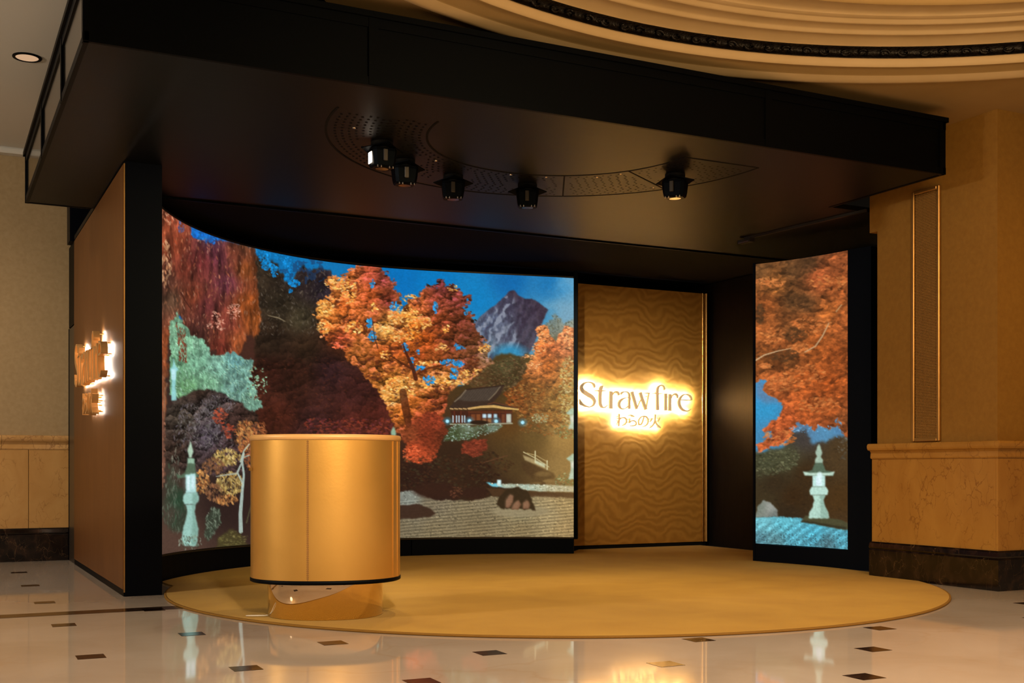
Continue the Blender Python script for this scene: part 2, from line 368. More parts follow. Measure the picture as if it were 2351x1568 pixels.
    c.line([(955, 860), (985, 845), (1020, 838), (1040, 830)], [5, 4, 3, 1], (86, 38, 18), .8)
    c.line([(840, 780), (862, 780), (885, 782)], [1.5, 2, 1], (60, 40, 40), .8)
    c.line([(855, 735), (860, 775), (868, 800)], [1.5, 2.5, 2], (60, 36, 30), .7)
    c.line([(925, 900), (932, 940), (938, 975)], [16, 18, 14], (74, 34, 18), .75)

    # maple at the right, warm light
    rm = c.poly([(1205, 838), (1222, 826), (1226, 800), (1238, 775), (1232, 755), (1250, 748), (1262, 762), (1275, 790), (1283, 770), (1300, 752), (1325, 758), (1325, 1000), (1230, 960), (1170, 930), (1150, 880)], 7, 9, 1)
    rmf = c.field([(1245, 770, (222, 130, 70)), (1240, 800, (206, 104, 48)), (1225, 835, (220, 130, 70)), (1270, 800, (160, 84, 46)), (1305, 770, (218, 132, 88)), (1300, 800, (190, 110, 70)), (1260, 840, (166, 88, 36)),
                   (1300, 850, (170, 112, 56)), (1200, 880, (112, 66, 28)), (1230, 900, (120, 72, 28)), (1180, 910, (120, 62, 26)), (1280, 920, (130, 96, 44)), (1310, 930, (168, 126, 66))])
    c.over(rm, rmf, .9)
    rmf = np.clip(rmf * (1 + .36 * c.puffs(22) + .25 * c.puffs(9) + .3 * c.noise(5, 2))[..., None], 0, 1)
    c.over(rm, rmf, .9)
    c.dabs(rm, 2600, None, (2, 5), .5, (-.7, .7), (.3, .7), rmf, .3)
    for cx, cy, rx, ry, k in ((1245, 765, 12, 18, 60), (1238, 800, 14, 12, 50), (1225, 838, 20, 8, 60), (1305, 775, 12, 22, 70), (1258, 780, 8, 10, 24), (1212, 818, 14, 4, 26)):
        c.dabs(c.ell(cx, cy, rx, ry, .9), k, [(252, 190, 130), (246, 160, 96), (240, 140, 80)], (1.5, 4), .45, (-.7, .7), (.4, .9))
    # dark conifer and bushes behind the pavilion
    cb = c.poly([(1075, 880), (1110, 850), (1140, 830), (1170, 818), (1200, 820), (1208, 850), (1190, 880), (1165, 900), (1100, 905)], 5, 9, 1)
    c.over(cb, c.field([(1100, 870, (88, 62, 36)), (1160, 840, (78, 72, 44)), (1190, 860, (60, 46, 24)), (1140, 880, (66, 48, 28))]))
    c.dabs(cb, 700, [(104, 92, 56), (70, 60, 34), (120, 90, 60), (84, 56, 34)], (1.5, 4), .5, (-.8, .8), (.3, .6))
    c.dabs(c.poly([(1160, 890), (1230, 880), (1315, 900), (1315, 1010), (1200, 990)], 6, 10), 1500, [(128, 68, 26), (110, 76, 34), (150, 96, 44), (92, 60, 28), (168, 128, 70)], (1.5, 4.5), .5, (-.8, .8), (.2, .55))
    c.dabs(c.ell(1305, 900, 18, 70, .9), 420, [(206, 190, 120), (188, 170, 98), (224, 214, 160), (150, 130, 70)], (1.5, 4.5), .5, (-.9, .9), (.3, .75))
    c.dabs(c.ell(1240, 960, 16, 10, .9), 90, [(176, 180, 140), (150, 150, 106)], (1.5, 3), .5, (-.9, .9), (.4, .8))

    # pavilion
    c.over(c.poly([(1036, 930), (1050, 912), (1070, 894), (1112, 890), (1157, 884), (1150, 905), (1133, 922), (1150, 926), (1190, 938), (1100, 935), (1028, 940)], 1, 6), (60, 44, 34))
    c.over(c.poly([(1048, 918), (1070, 896), (1112, 891), (1150, 887), (1122, 920), (1080, 922)], 1, 8), (74, 62, 52))
    c.mod(c.poly([(1048, 918), (1070, 896), (1150, 887), (1122, 920)]), np.sin((c.X + c.Y * .8) * 1.1), .06)
    c.line([(1044, 922), (1058, 910), (1070, 895)], 2.5, (116, 100, 80))
    c.line([(1122, 918), (1138, 902), (1149, 887)], 2.5, (112, 96, 76))
    c.line([(1070, 894), (1112, 890), (1157, 885)], 1.6, (50, 34, 28))
    c.line([(1076, 938), (1105, 934), (1132, 933)], [4, 5, 6], (196, 156, 92))
    c.line([(1134, 933), (1160, 937), (1190, 940)], [6, 5, 3], (206, 166, 96))
    c.line([(1120, 928), (1134, 924), (1160, 930), (1185, 936)], 2.4, (96, 58, 36))
    for x in range(1034, 1076, 10):
        c.line([(x, 938), (x + 6, 939)], 2.6, (190, 150, 98))
    c.over(c.poly([(1034, 943), (1176, 941), (1176, 974), (1040, 972)]), (66, 34, 24))
    c.line([(1076, 946), (1176, 946)], 3, (96, 52, 30))
    for x0, x1, col in ((1082, 1092, (120, 66, 38)), (1094, 1104, (128, 72, 40)), (1108, 1117, (190, 220, 232)), (1120, 1129, (186, 214, 226)), (1134, 1142, (180, 214, 226)), (1152, 1160, (112, 64, 40)), (1163, 1174, (190, 196, 180))):
        lit = col[2] > 150
        c.over(c.poly([(x0, 951), (x1, 951), (x1, 960 if lit and x0 < 1150 else 971), (x0, 960 if lit and x0 < 1150 else 971)]), col)
        if lit and x0 < 1150: c.over(c.poly([(x0, 962), (x1, 962), (x1, 971), (x0, 971)]), (150, 104, 66))
    for x in (1040, 1048, 1054, 1061, 1067): c.line([(x, 955), (x, 969)], 2.4, (186, 206, 214))
    for x in (1043, 1058, 1077, 1106, 1131, 1147, 1161): c.line([(x, 944), (x, 973)], 2.2, (92, 42, 26))
    for x, y, r in ((1027, 967, 4), (1078, 966, 4), (1139, 967, 4), (1200, 970, 4)):
        c.over(c.ell(x, y, r + 5, r + 4, 1.), (70, 150, 180), .55); c.over(c.ell(x, y, r, r, .5), (170, 230, 250))
    c.line([(1034, 974), (1090, 974), (1176, 972)], 3, (170, 170, 140), .8)
    c.over(c.ell(1100, 970, 22, 5, .4), (44, 30, 20))
    # lit shrubs below it
    gs = c.poly([(1028, 985), (1050, 975), (1090, 978), (1130, 976), (1155, 978), (1140, 990), (1120, 998), (1100, 1002), (1060, 1010), (1020, 1012)], 5, 8, 2)
    c.over(gs, c.field([(1040, 995, (64, 76, 46)), (1078, 982, (130, 150, 130)), (1130, 982, (120, 140, 124)), (1080, 1000, (62, 66, 38)), (1110, 996, (60, 54, 32))]), .9)
    c.dabs(gs, 300, [(176, 200, 190), (120, 150, 120), (70, 84, 50)], (1.5, 3), .5, (-.8, .8), (.3, .7))
    # red maples in front of it
    for pts, k in (([(925, 1000), (950, 970), (985, 945), (1010, 955), (1025, 985), (1010, 1020), (990, 1060), (960, 1065), (930, 1058), (938, 1030)], 1500), ([(1060, 1020), (1085, 1010), (1120, 1008), (1115, 1030), (1090, 1048), (1068, 1042)], 420)):
        m = c.poly(pts, 7, 9, 2)
        f2 = c.field([(950, 1035, (170, 66, 36)), (960, 1058, (196, 80, 44)), (1000, 970, (140, 56, 34)), (980, 1000, (116, 46, 26)), (1010, 1000, (96, 42, 24)), (1090, 1025, (122, 52, 34)), (940, 1000, (128, 62, 34))])
        c.over(m, f2, .85); c.dabs(m, k, None, (2, 5), .5, (-.6, .6), (.3, .75), f2, .35)
    c.dabs(c.ell(945, 1040, 18, 14, .9), 70, [(222, 104, 62), (206, 86, 48)], (2, 4.5), .5, (-.6, .6), (.4, .8))
    c.over(c.poly([(898, 1000), (898, 990), (903, 978), (909, 990), (909, 1000)], 1, 4), (150, 190, 160), .9)
    c.dabs(c.poly([(920, 1050), (1120, 1040), (1180, 1060), (1120, 1130), (920, 1130)], 8, 14), 900, [(58, 34, 22), (40, 24, 18), (76, 44, 26), (66, 58, 36)], (2, 5), .5, (-.8, .8), (.2, .5))
    c.line([(1110, 1062), (1140, 1053), (1165, 1046)], 1.6, (98, 62, 40), .8)
    # bridge
    c.over(c.poly([(1200, 1044), (1230, 1056), (1262, 1080), (1240, 1072), (1205, 1056)]), (176, 156, 110), .9)
    c.line([(1202, 1038), (1230, 1052), (1260, 1072)], 2, (190, 176, 130))
    c.line([(1210, 1040), (1232, 1046), (1256, 1060)], 1.6, (170, 146, 96))
    for x, y0, y1 in ((1229, 1036, 1062), (1256, 1058, 1078)): c.line([(x, y0), (x, y1)], 2.4, (206, 196, 150))
    c.over(c.poly([(1228, 1056), (1252, 1066), (1252, 1074), (1230, 1064)]), (206, 214, 180), .9)
    c.over(c.poly([(1195, 1058), (1225, 1066), (1255, 1082), (1275, 1105), (1225, 1100), (1200, 1080)], 2, 8, 2), (74, 52, 30), .8)
    # rocks by the bridge
    for cx, cy, rx, ry, col in ((1250, 1094, 24, 14, (92, 68, 38)), (1265, 1108, 20, 9, (122, 94, 54)), (1235, 1112, 18, 8, (78, 56, 32)), (1285, 1114, 14, 5, (100, 74, 42))):
        c.over(c.ell(cx, cy, rx, ry, .25), col, .9); c.over(c.ell(cx - 3, cy - ry * .4, rx * .7, ry * .4, .8), (150, 120, 70), .4)
    # right-hand lit lanterns, cut by the screen edge
    for x, y0, y1, k in ((1315, 1035, 1100, 1.), (1314, 930, 985, .8)):
        c.dabs(c.ell(x - 6, y1 + 4, 30, 16, .9), 120, [(120, 140, 90), (160, 176, 130), (90, 100, 56)], (1.5, 3.5), .5, (-.8, .8), (.3, .7))
        c.over(c.poly([(x - 14, y0 + 18), (x, y0 + 6), (x + 10, y0 + 8), (x + 10, y0 + 24), (x - 10, y0 + 22)], 1, 5), (176, 220, 206))
        c.over(c.poly([(x - 6, y0 + 22), (x + 10, y0 + 22), (x + 10, y1), (x - 10, y1), (x - 4, y0 + 42)], 1, 5), (190, 226, 214))
        c.over(c.ell(x + 3, y0 + 32, 7, 8, .6), (232, 250, 246))
    # dark banks and the raked gravel
    gv = c.poly([(905, 1130), (945, 1126), (975, 1138), (1000, 1148), (1080, 1150), (1130, 1140), (1230, 1136), (1360, 1140), (1360, 1320), (900, 1320)], 2, 10, 1)
    gf = c.field([(940, 1140, (128, 132, 122)), (990, 1160, (118, 106, 84)), (920, 1215, (116, 104, 80)), (1000, 1220, (122, 108, 80)), (1100, 1180, (118, 104, 76)), (1100, 1220, (122, 106, 76)), (1200, 1215, (132, 114, 80)),
                  (1300, 1160, (160, 138, 96)), (1300, 1220, (158, 134, 92)), (1100, 1162, (134, 120, 92)), (1200, 1180, (136, 124, 92)), (1260, 1178, (160, 142, 104))])
    c.over(gv, gf)
    per = 3.2 + (c.Y - 1130) / 26
    rk = np.sin(2 * math.pi * ((c.Y + .09 * (c.X - 900)) / 7.2) + .7 * c.noise(30, 2))
    c.mod(gv * (c.Y > 1148), rk, .17)
    c.dabs(gv, 4200, None, (1, 2.2), .7, (-.3, .3), (.25, .6), gf, .6)
    c.over(c.poly([(900, 1160), (960, 1158), (985, 1168), (1000, 1180), (985, 1188), (940, 1190), (900, 1194)], 3, 12, 1), (58, 38, 28), .95)
    # far bright gravel strip with a standing lamp
    c.over(c.poly([(1115, 1108), (1150, 1111), (1220, 1112), (1325, 1116), (1325, 1130), (1240, 1128), (1180, 1122), (1130, 1117)], 1.5, 8, 1), c.field([(1125, 1111, (110, 200, 220)), (1170, 1115, (176, 190, 170)), (1300, 1122, (196, 190, 156))]))
    c.over(c.poly([(1142, 1102), (1151, 1102), (1151, 1115), (1142, 1115)]), (210, 244, 246))
    c.dabs(c.poly([(1120, 1109), (1325, 1118), (1325, 1128), (1180, 1122)]), 260, [(220, 220, 196), (140, 136, 106)], (1, 2.2), .6, (-.3, .3), (.4, .8))
    c.over(c.poly([(1120, 1122), (1180, 1124), (1240, 1130), (1325, 1132), (1325, 1144), (1230, 1140), (1130, 1140)], 2, 10, 1), (76, 52, 32), .9)
    # mossy island with pale rocks
    c.over(c.ell(1195, 1174, 66, 13, .25), (150, 136, 104), .8)
    c.over(c.poly([(1142, 1160), (1146, 1140), (1160, 1124), (1190, 1118), (1212, 1130), (1222, 1150), (1230, 1170), (1150, 1168)], 3, 9, 1), (54, 40, 24))
    for pts in ([(1161, 1166), (1162, 1150), (1170, 1136), (1179, 1138), (1178, 1152), (1170, 1166)], [(1174, 1170), (1180, 1156), (1191, 1148), (1196, 1158), (1190, 1170)], [(1200, 1168), (1202, 1154), (1211, 1149), (1217, 1158), (1214, 1169)]):
        c.over(c.poly(pts, 1, 5), (112, 76, 54)); c.over(c.poly([(x - 1, y - 2) for x, y in pts], 2, 5, 2), (168, 128, 98), .45)
    for cx, cy, rx, ry in ((1045, 1132, 18, 14), (1000, 1126, 50, 18), (1090, 1132, 30, 14)):
        c.over(c.ell(cx, cy, rx, ry, .4), (52, 30, 22), .9)
    c.dabs(c.ell(1048, 1130, 12, 12, .9), 40, [(104, 62, 42), (90, 56, 34)], (2, 4), .5, (-.8, .8), (.3, .7))

    # clipped dark bushes on the left, with curling branches
    db = c.poly([(375, 1000), (385, 940), (410, 915), (440, 900), (480, 895), (520, 910), (555, 930), (590, 950), (600, 1000), (580, 1080), (500, 1090), (420, 1080), (380, 1060)], 6, 12, 2)
    dbf = c.field([(420, 960, (58, 50, 42)), (480, 930, (66, 58, 58)), (480, 1000, (60, 52, 60)), (540, 960, (54, 38, 34)), (400, 1030, (50, 38, 32)), (520, 1040, (60, 44, 44)), (570, 980, (56, 38, 30)), (460, 900, (46, 34, 28))])
    c.over(db, dbf)
    dbf = np.clip(dbf * (1 + .6 * c.puffs(30) + .4 * c.puffs(11))[..., None], 0, 1)
    c.over(db, dbf)
    c.dabs(db, 1700, None, (2, 6), .35, (.4, 2.4), (.3, .6), dbf, .35)
    for cx, cy, rx, ry, k in ((500, 930, 34, 20, 150), (470, 985, 26, 40, 240), (435, 960, 24, 30, 150), (500, 1010, 30, 40, 160), (420, 1000, 20, 30, 70)):
        c.dabs(c.ell(cx, cy, rx, ry, .9), k, [(128, 118, 118), (110, 100, 108), (96, 92, 84)], (2, 5.5), .28, (.4, 2.6), (.3, .65))
    for cx, cy, rx, ry, k in ((505, 955, 14, 16, 90), (525, 990, 14, 14, 60)):
        c.dabs(c.ell(cx, cy, rx, ry, .9), k, [(170, 70, 46), (140, 56, 40), (190, 90, 60)], (2, 4.5), .5, (-1, 1), (.3, .75))
    # birch with golden leaves
    gt = c.poly([(545, 975), (560, 965), (610, 970), (610, 1010), (590, 1060), (570, 1080), (550, 1030)], 6, 9, 2)
    c.dabs(gt, 420, [(176, 100, 58), (150, 84, 46), (196, 124, 70), (120, 66, 40)], (2, 5), .5, (.2, 1.8), (.35, .8))
    for cx, cy, rx, ry, k, pal in ((520, 1050, 28, 16, 220, 0), (528, 1110, 26, 24, 280, 0), (490, 1070, 22, 16, 140, 1), (462, 1106, 16, 22, 150, 2), (520, 1148, 24, 10, 100, 2), (490, 1130, 18, 18, 100, 1), (560, 1000, 20, 30, 150, 2)):
        P3 = [[(196, 168, 98), (170, 140, 74), (212, 186, 120), (140, 106, 56)], [(130, 84, 56), (110, 76, 50), (150, 104, 70)], [(180, 120, 66), (150, 92, 50), (200, 146, 84)]][pal]
        c.dabs(c.ell(cx, cy, rx, ry, .8), k, P3, (2, 5.5), .45, (.6, 2.2), (.35, .85))
    c.line([(553, 1220), (552, 1180), (556, 1130), (560, 1090), (556, 1060), (560, 1040)], [9, 8, 6, 4.5, 4, 3], (176, 196, 186), .9)
    c.line([(557, 1110), (545, 1085), (556, 1060)], [2.5, 4, 3], (176, 190, 178), .9)
    c.line([(552, 1060), (560, 1035), (572, 1020)], [3.5, 2.5, 2], (186, 200, 180), .9)
    c.line([(560, 1050), (572, 1045)], 2, (176, 190, 170), .9)
    c.line([(545, 1087), (520, 1090), (496, 1094)], [3.5, 3, 1.5], (170, 176, 160), .8)
    # ground and slope at lower left
    sl = c.poly([(392, 1060), (400, 1100), (425, 1130), (430, 1180), (420, 1225), (392, 1220), (375, 1180)], 8, 16, 4)
    c.over(sl, c.field([(400, 1100, (58, 64, 50)), (415, 1150, (34, 66, 46)), (410, 1200, (44, 58, 44)), (385, 1180, (70, 64, 54))]), .8)
    c.dabs(sl, 160, [(110, 130, 110), (50, 84, 60), (86, 90, 76)], (3, 8), .2, (1.2, 2.), (.2, .5))
    c.dabs(c.ell(402, 1090, 10, 50, .9), 60, [(140, 140, 122), (100, 104, 90)], (3, 8), .2, (1.2, 2), (.2, .6))
    sb = c.poly([(470, 1230), (474, 1190), (488, 1162), (505, 1170), (505, 1200), (488, 1230), (476, 1245)], 3, 8, 2)
    c.over(sb, (52, 60, 48), .9); c.dabs(sb, 160, [(130, 142, 122), (84, 98, 80), (60, 70, 56)], (2, 5), .35, (.8, 2.2), (.3, .75))
    c.over(c.poly([(495, 1260), (505, 1235), (530, 1216), (545, 1220), (560, 1235), (575, 1262)], 4, 10, 2), (72, 64, 36), .9)
    c.dabs(c.ell(535, 1238, 30, 16, .8), 120, [(100, 92, 50), (70, 66, 38), (120, 110, 66)], (2, 4), .5, (-.6, .6), (.3, .6))
    c.line([(566, 1200), (575, 1165), (578, 1150)], [3, 2, 1], (86, 84, 56), .7)
    c.over(c.poly([(369, 940), (378, 960), (378, 1060), (372, 1130), (366, 1140)], 4, 10, 1), (128, 84, 66), .8)
    c.dabs(c.ell(372, 1030, 8, 80, .8), 90, [(160, 110, 86), (110, 70, 54)], (2, 6), .35, (1, 2.1), (.3, .7))
    for pts, col in (([(437, 1012), (441, 1024), (444, 1036), (440, 1050), (434, 1050), (431, 1036), (433, 1024)], (176, 204, 180)),
                     ([(430, 1052), (447, 1052), (447, 1066), (430, 1066)], (150, 186, 160)),
                     ([(431, 1064), (447, 1064), (450, 1084), (458, 1094), (430, 1096), (408, 1098), (404, 1086), (414, 1092), (424, 1086)], (84, 106, 84)),
                     ([(426, 1090), (449, 1086), (451, 1132), (427, 1132)], (170, 216, 210)),
                     ([(424, 1132), (452, 1130), (457, 1142), (455, 1152), (448, 1158), (424, 1158), (420, 1150), (421, 1140)], (160, 204, 192)),
                     ([(427, 1158), (449, 1158), (447, 1176), (450, 1192), (455, 1212), (454, 1238), (450, 1254), (424, 1254), (417, 1238), (420, 1214), (427, 1192), (430, 1176)], (152, 196, 184))):
        c.over(c.poly(pts, .8, 5), col)
    c.over(c.poly([(441, 1132), (455, 1132), (455, 1152), (448, 1160), (446, 1176), (455, 1214), (452, 1252), (438, 1252), (442, 1200)], 1, 6, 2), (104, 140, 124), .5)
    c.over(c.poly([(429, 1094), (436, 1094), (436, 1126), (430, 1126)]), (226, 246, 250), .9); c.over(c.poly([(440, 1092), (447, 1092), (447, 1124), (440, 1124)]), (214, 240, 246), .8)
    c.over(c.ell(437, 1110, 14, 20, .9), (214, 242, 248), .25)
    c.dabs(c.ell(436, 1245, 24, 16, .8), 70, [(190, 214, 190), (110, 130, 110), (70, 66, 54)], (2, 5), .4, (.8, 2.2), (.3, .7))
    # warm amber wash, stronger towards the picture's right side
    amber_wash = np.clip((c.X - 1170) / 150, 0, 1) ** 1.6 * np.exp(-((c.Y - 1010) / 210) ** 2)
    c.over(amber_wash, (176, 134, 68), .34)
    c.mod(np.ones((c.h, c.w)), c.noise(3, 2), .07)
    return c


def paint_maple():
    c = Canvas(1728, 565, 1955, 1270, 5)
    c.img[:] = c.field([(1745, 860, (66, 140, 190)), (1760, 940, (50, 150, 200)), (1745, 900, (60, 150, 206)), (1900, 990, (84, 140, 176)), (1850, 960, (90, 120, 150)), (1780, 990, (70, 130, 170)), (1925, 980, (80, 130, 170))])
    c.over(c.poly([(1735, 870), (1800, 905), (1800, 930), (1760, 925), (1735, 915)], 6, 16, 5), (110, 120, 146), .6)
    # dim brown understory
    un = c.poly([(1700, 1045), (1760, 1035), (1800, 1028), (1820, 990), (1850, 985), (1865, 1020), (1900, 1010), (1925, 1000), (1990, 1010), (1990, 1300), (1700, 1300)], 6, 14, 3)
    uf = c.field([(1760, 1060, (84, 86, 60)), (1800, 1050, (92, 92, 64)), (1845, 1000, (84, 76, 72)), (1780, 1110, (66, 50, 30)), (1820, 1140, (70, 46, 22)), (1760, 1150, (74, 60, 36)), (1935, 1050, (96, 72, 42)), (1930, 1150, (92, 62, 28)), (1850, 1090, (74, 52, 28)), (1810, 1180, (62, 46, 28)), (1935, 1200, (88, 62, 34))])
    c.over(un, uf)
    c.dabs(un, 900, None, (2, 5), .5, (-.7, .7), (.25, .6), uf, .3)
    c.dabs(c.poly([(1735, 1050), (1770, 1035), (1830, 1032), (1835, 1060), (1800, 1085), (1740, 1090)], 5, 10), 420, [(118, 120, 86), (140, 138, 100), (70, 72, 46), (90, 90, 60)], (1.5, 4.5), .5, (-.7, .7), (.3, .7))
    c.dabs(c.ell(1938, 1030, 14, 22, .9), 60, [(150, 146, 130), (110, 100, 84)], (1.5, 4), .5, (-.9, .9), (.3, .7))
    c.mod(un, np.full((c.h, c.w), -1.), .22)
    # maple mass
    mp = c.poly([(1700, 530), (1990, 530), (1990, 1010), (1940, 1002), (1925, 975), (1905, 985), (1890, 978), (1870, 985), (1850, 975), (1830, 965), (1815, 1000), (1800, 1010), (1790, 1018), (1750, 1035), (1738, 1034), (1742, 1018), (1770, 1005), (1775, 990),
                 (1755, 990), (1770, 970), (1790, 960), (1800, 930), (1770, 905), (1750, 895), (1760, 870), (1735, 875), (1700, 870)], 6, 9, 1)
    mf = c.field([(1745, 620, (118, 74, 36)), (1780, 650, (146, 84, 34)), (1820, 620, (104, 66, 34)), (1850, 600, (94, 60, 34)), (1880, 640, (176, 82, 38)), (1920, 610, (150, 74, 34)), (1935, 650, (168, 82, 34)), (1760, 700, (150, 76, 30)), (1820, 690, (96, 60, 30)), (1850, 700, (100, 62, 32)),
                  (1850, 740, (174, 90, 36)), (1900, 720, (182, 94, 36)), (1935, 740, (170, 84, 34)), (1760, 760, (186, 96, 38)), (1800, 780, (170, 84, 34)), (1810, 760, (110, 64, 30)), (1760, 830, (124, 66, 26)), (1830, 800, (176, 88, 34)), (1870, 800, (178, 86, 30)), (1920, 820, (160, 74, 26)),
                  (1780, 880, (196, 96, 40)), (1840, 870, (188, 86, 30)), (1900, 880, (168, 74, 24)), (1850, 930, (190, 86, 32)), (1910, 940, (164, 76, 28)), (1800, 960, (196, 86, 36)), (1780, 1010, (206, 92, 42)), (1935, 960, (140, 72, 32)), (1815, 830, (108, 60, 26)), (1890, 985, (170, 80, 34))])
    c.over(mp, mf)
    mf = np.clip(mf * (1 + .22 * c.puffs(46) + .16 * c.puffs(17) + .3 * c.noise(7, 2))[..., None], 0, 1)
    c.over(mp, mf)
    c.dabs(mp, 5200, None, (2.5, 8), .4, (-.9, .5), (.25, .65), mf, .3)
    for cx, cy, rx, ry in ((1860, 745, 40, 16), (1905, 650, 40, 16), (1765, 650, 30, 10), (1770, 770, 30, 16), (1800, 880, 40, 16), (1850, 860, 40, 20), (1790, 1005, 34, 16), (1835, 800, 24, 10), (1880, 930, 40, 14), (1755, 840, 10, 4)):
        c.dabs(c.ell(cx, cy, rx, ry, .9), 90, [(214, 118, 54), (204, 104, 44), (224, 132, 62)], (2.5, 7), .4, (-.9, .5), (.3, .65))
    for cx, cy, rx, ry in ((1830, 690, 22, 12), (1825, 770, 22, 14), (1800, 815, 30, 12), (1850, 610, 26, 16), (1745, 720, 8, 20)):
        c.dabs(c.ell(cx, cy, rx, ry, .9), 60, [(90, 56, 28), (80, 50, 26)], (3, 8), .45, (-.9, .5), (.3, .6))
    c.line([(1735, 827), (1755, 815), (1785, 806), (1815, 800)], [3, 2.5, 2, 1], (220, 180, 130), .9)
    c.line([(1848, 808), (1872, 795), (1888, 772), (1903, 742)], [2, 3, 3, 2], (212, 170, 120), .85)
    c.line([(1920, 715), (1932, 700)], [2.5, 2], (206, 160, 104), .8)
    c.dabs(c.ell(1862, 985, 50, 8, .9), 40, [(90, 150, 190), (120, 160, 190)], (1.5, 3.5), .6, (-1, 1), (.5, .9))
    c.dabs(c.ell(1925, 985, 12, 20, .9), 24, [(90, 150, 196)], (1.5, 4), .5, (1, 2), (.4, .8))
    g_ = c.img.mean(2, keepdims=True); c.img[:] = np.where((mp > .5)[..., None], c.img * .86 + g_ * .10, c.img)
    # lit gravel, rock, lantern
    gr = c.poly([(1700, 1187), (1780, 1186), (1840, 1190), (1900, 1208), (1990, 1214), (1990, 1300), (1700, 1300)], 1.5, 10, 1)
    gf = c.field([(1750, 1200, (112, 186, 198)), (1800, 1200, (98, 184, 200)), (1740, 1240, (86, 134, 146)), (1820, 1230, (88, 170, 190)), (1870, 1225, (84, 176, 200)), (1930, 1235, (88, 170, 190)), (1900, 1250, (78, 120, 130)), (1780, 1245, (92, 140, 148))])
    c.over(gr, gf)
    c.dabs(gr, 1500, None, (1, 2.6), .7, (-.4, .4), (.3, .7), gf, .4)
    c.mod(gr, np.sin((c.X * .75 + c.Y) * .30) * (c.Y > 1200), .12)
    c.dabs(gr * (c.Y > 1225), 700, [(40, 60, 66), (60, 84, 90)], (1, 2), .7, (-.4, .4), (.3, .7))
    c.over(c.poly([(1734, 1180), (1740, 1160), (1755, 1148), (1770, 1155), (1784, 1170), (1787, 1186), (1750, 1187), (1735, 1186)], 2, 8, 1), c.field([(1745, 1165, (120, 128, 116)), (1770, 1165, (156, 158, 150)), (1780, 1182, (110, 116, 110))]))
    c.over(c.poly([(1840, 1196), (1850, 1183), (1930, 1193), (1955, 1205), (1955, 1218), (1935, 1216)], 1, 6), (74, 72, 48))
    c.over(c.poly([(1838, 1198), (1942, 1216), (1942, 1210), (1842, 1194)], 1, 6), (52, 48, 32))
    c.lantern(1880, 1018, 1190, .98)
    c.over(c.ell(1882, 1092, 6, 8, .8), (226, 250, 252), .9)
    c.mod(np.ones((c.h, c.w)), c.noise(3, 2), .09)
    return c
# ---------------------------------------------------------------- helpers
FP, CX, HY = 2667.0, 1175.5, 1075.0         # focal length, centre column and horizon of the 2351 x 1568 picture
FW = np.array([math.sin(YAW), math.cos(YAW)]); RT = np.array([math.cos(YAW), -math.sin(YAW)])


def ray(u): return FW + (u - CX) / FP * RT
def on_y(u, v, y):
    """point of picture (u, v) on the plane Y = y"""
    d = ray(u); k = y / d[1]
    return d[0] * k, EYE + (HY - v) * k / FP
def on_x(u, v, x):
    d = ray(u); k = x / d[0]
    return d[1] * k, EYE + (HY - v) * k / FP


def lin(c):
    c = np.asarray(c, float) / 255.
    return tuple(np.where(c <= .04045, c / 12.92, ((c + .055) / 1.055) ** 2.4))


def tag(o, label=None, cat=None, group=None, kind=None):
    if label: o['label'] = label
    if cat: o['category'] = cat
    if group: o['group'] = group
    if kind: o['kind'] = kind
    return o


def thing(name, loc, label, cat, group=None, kind=None):
    o = bpy.data.objects.new(name, None)
    o.empty_display_size = .1
    o.location = loc
    COL.objects.link(o)
    return tag(o, label, cat, group, kind)


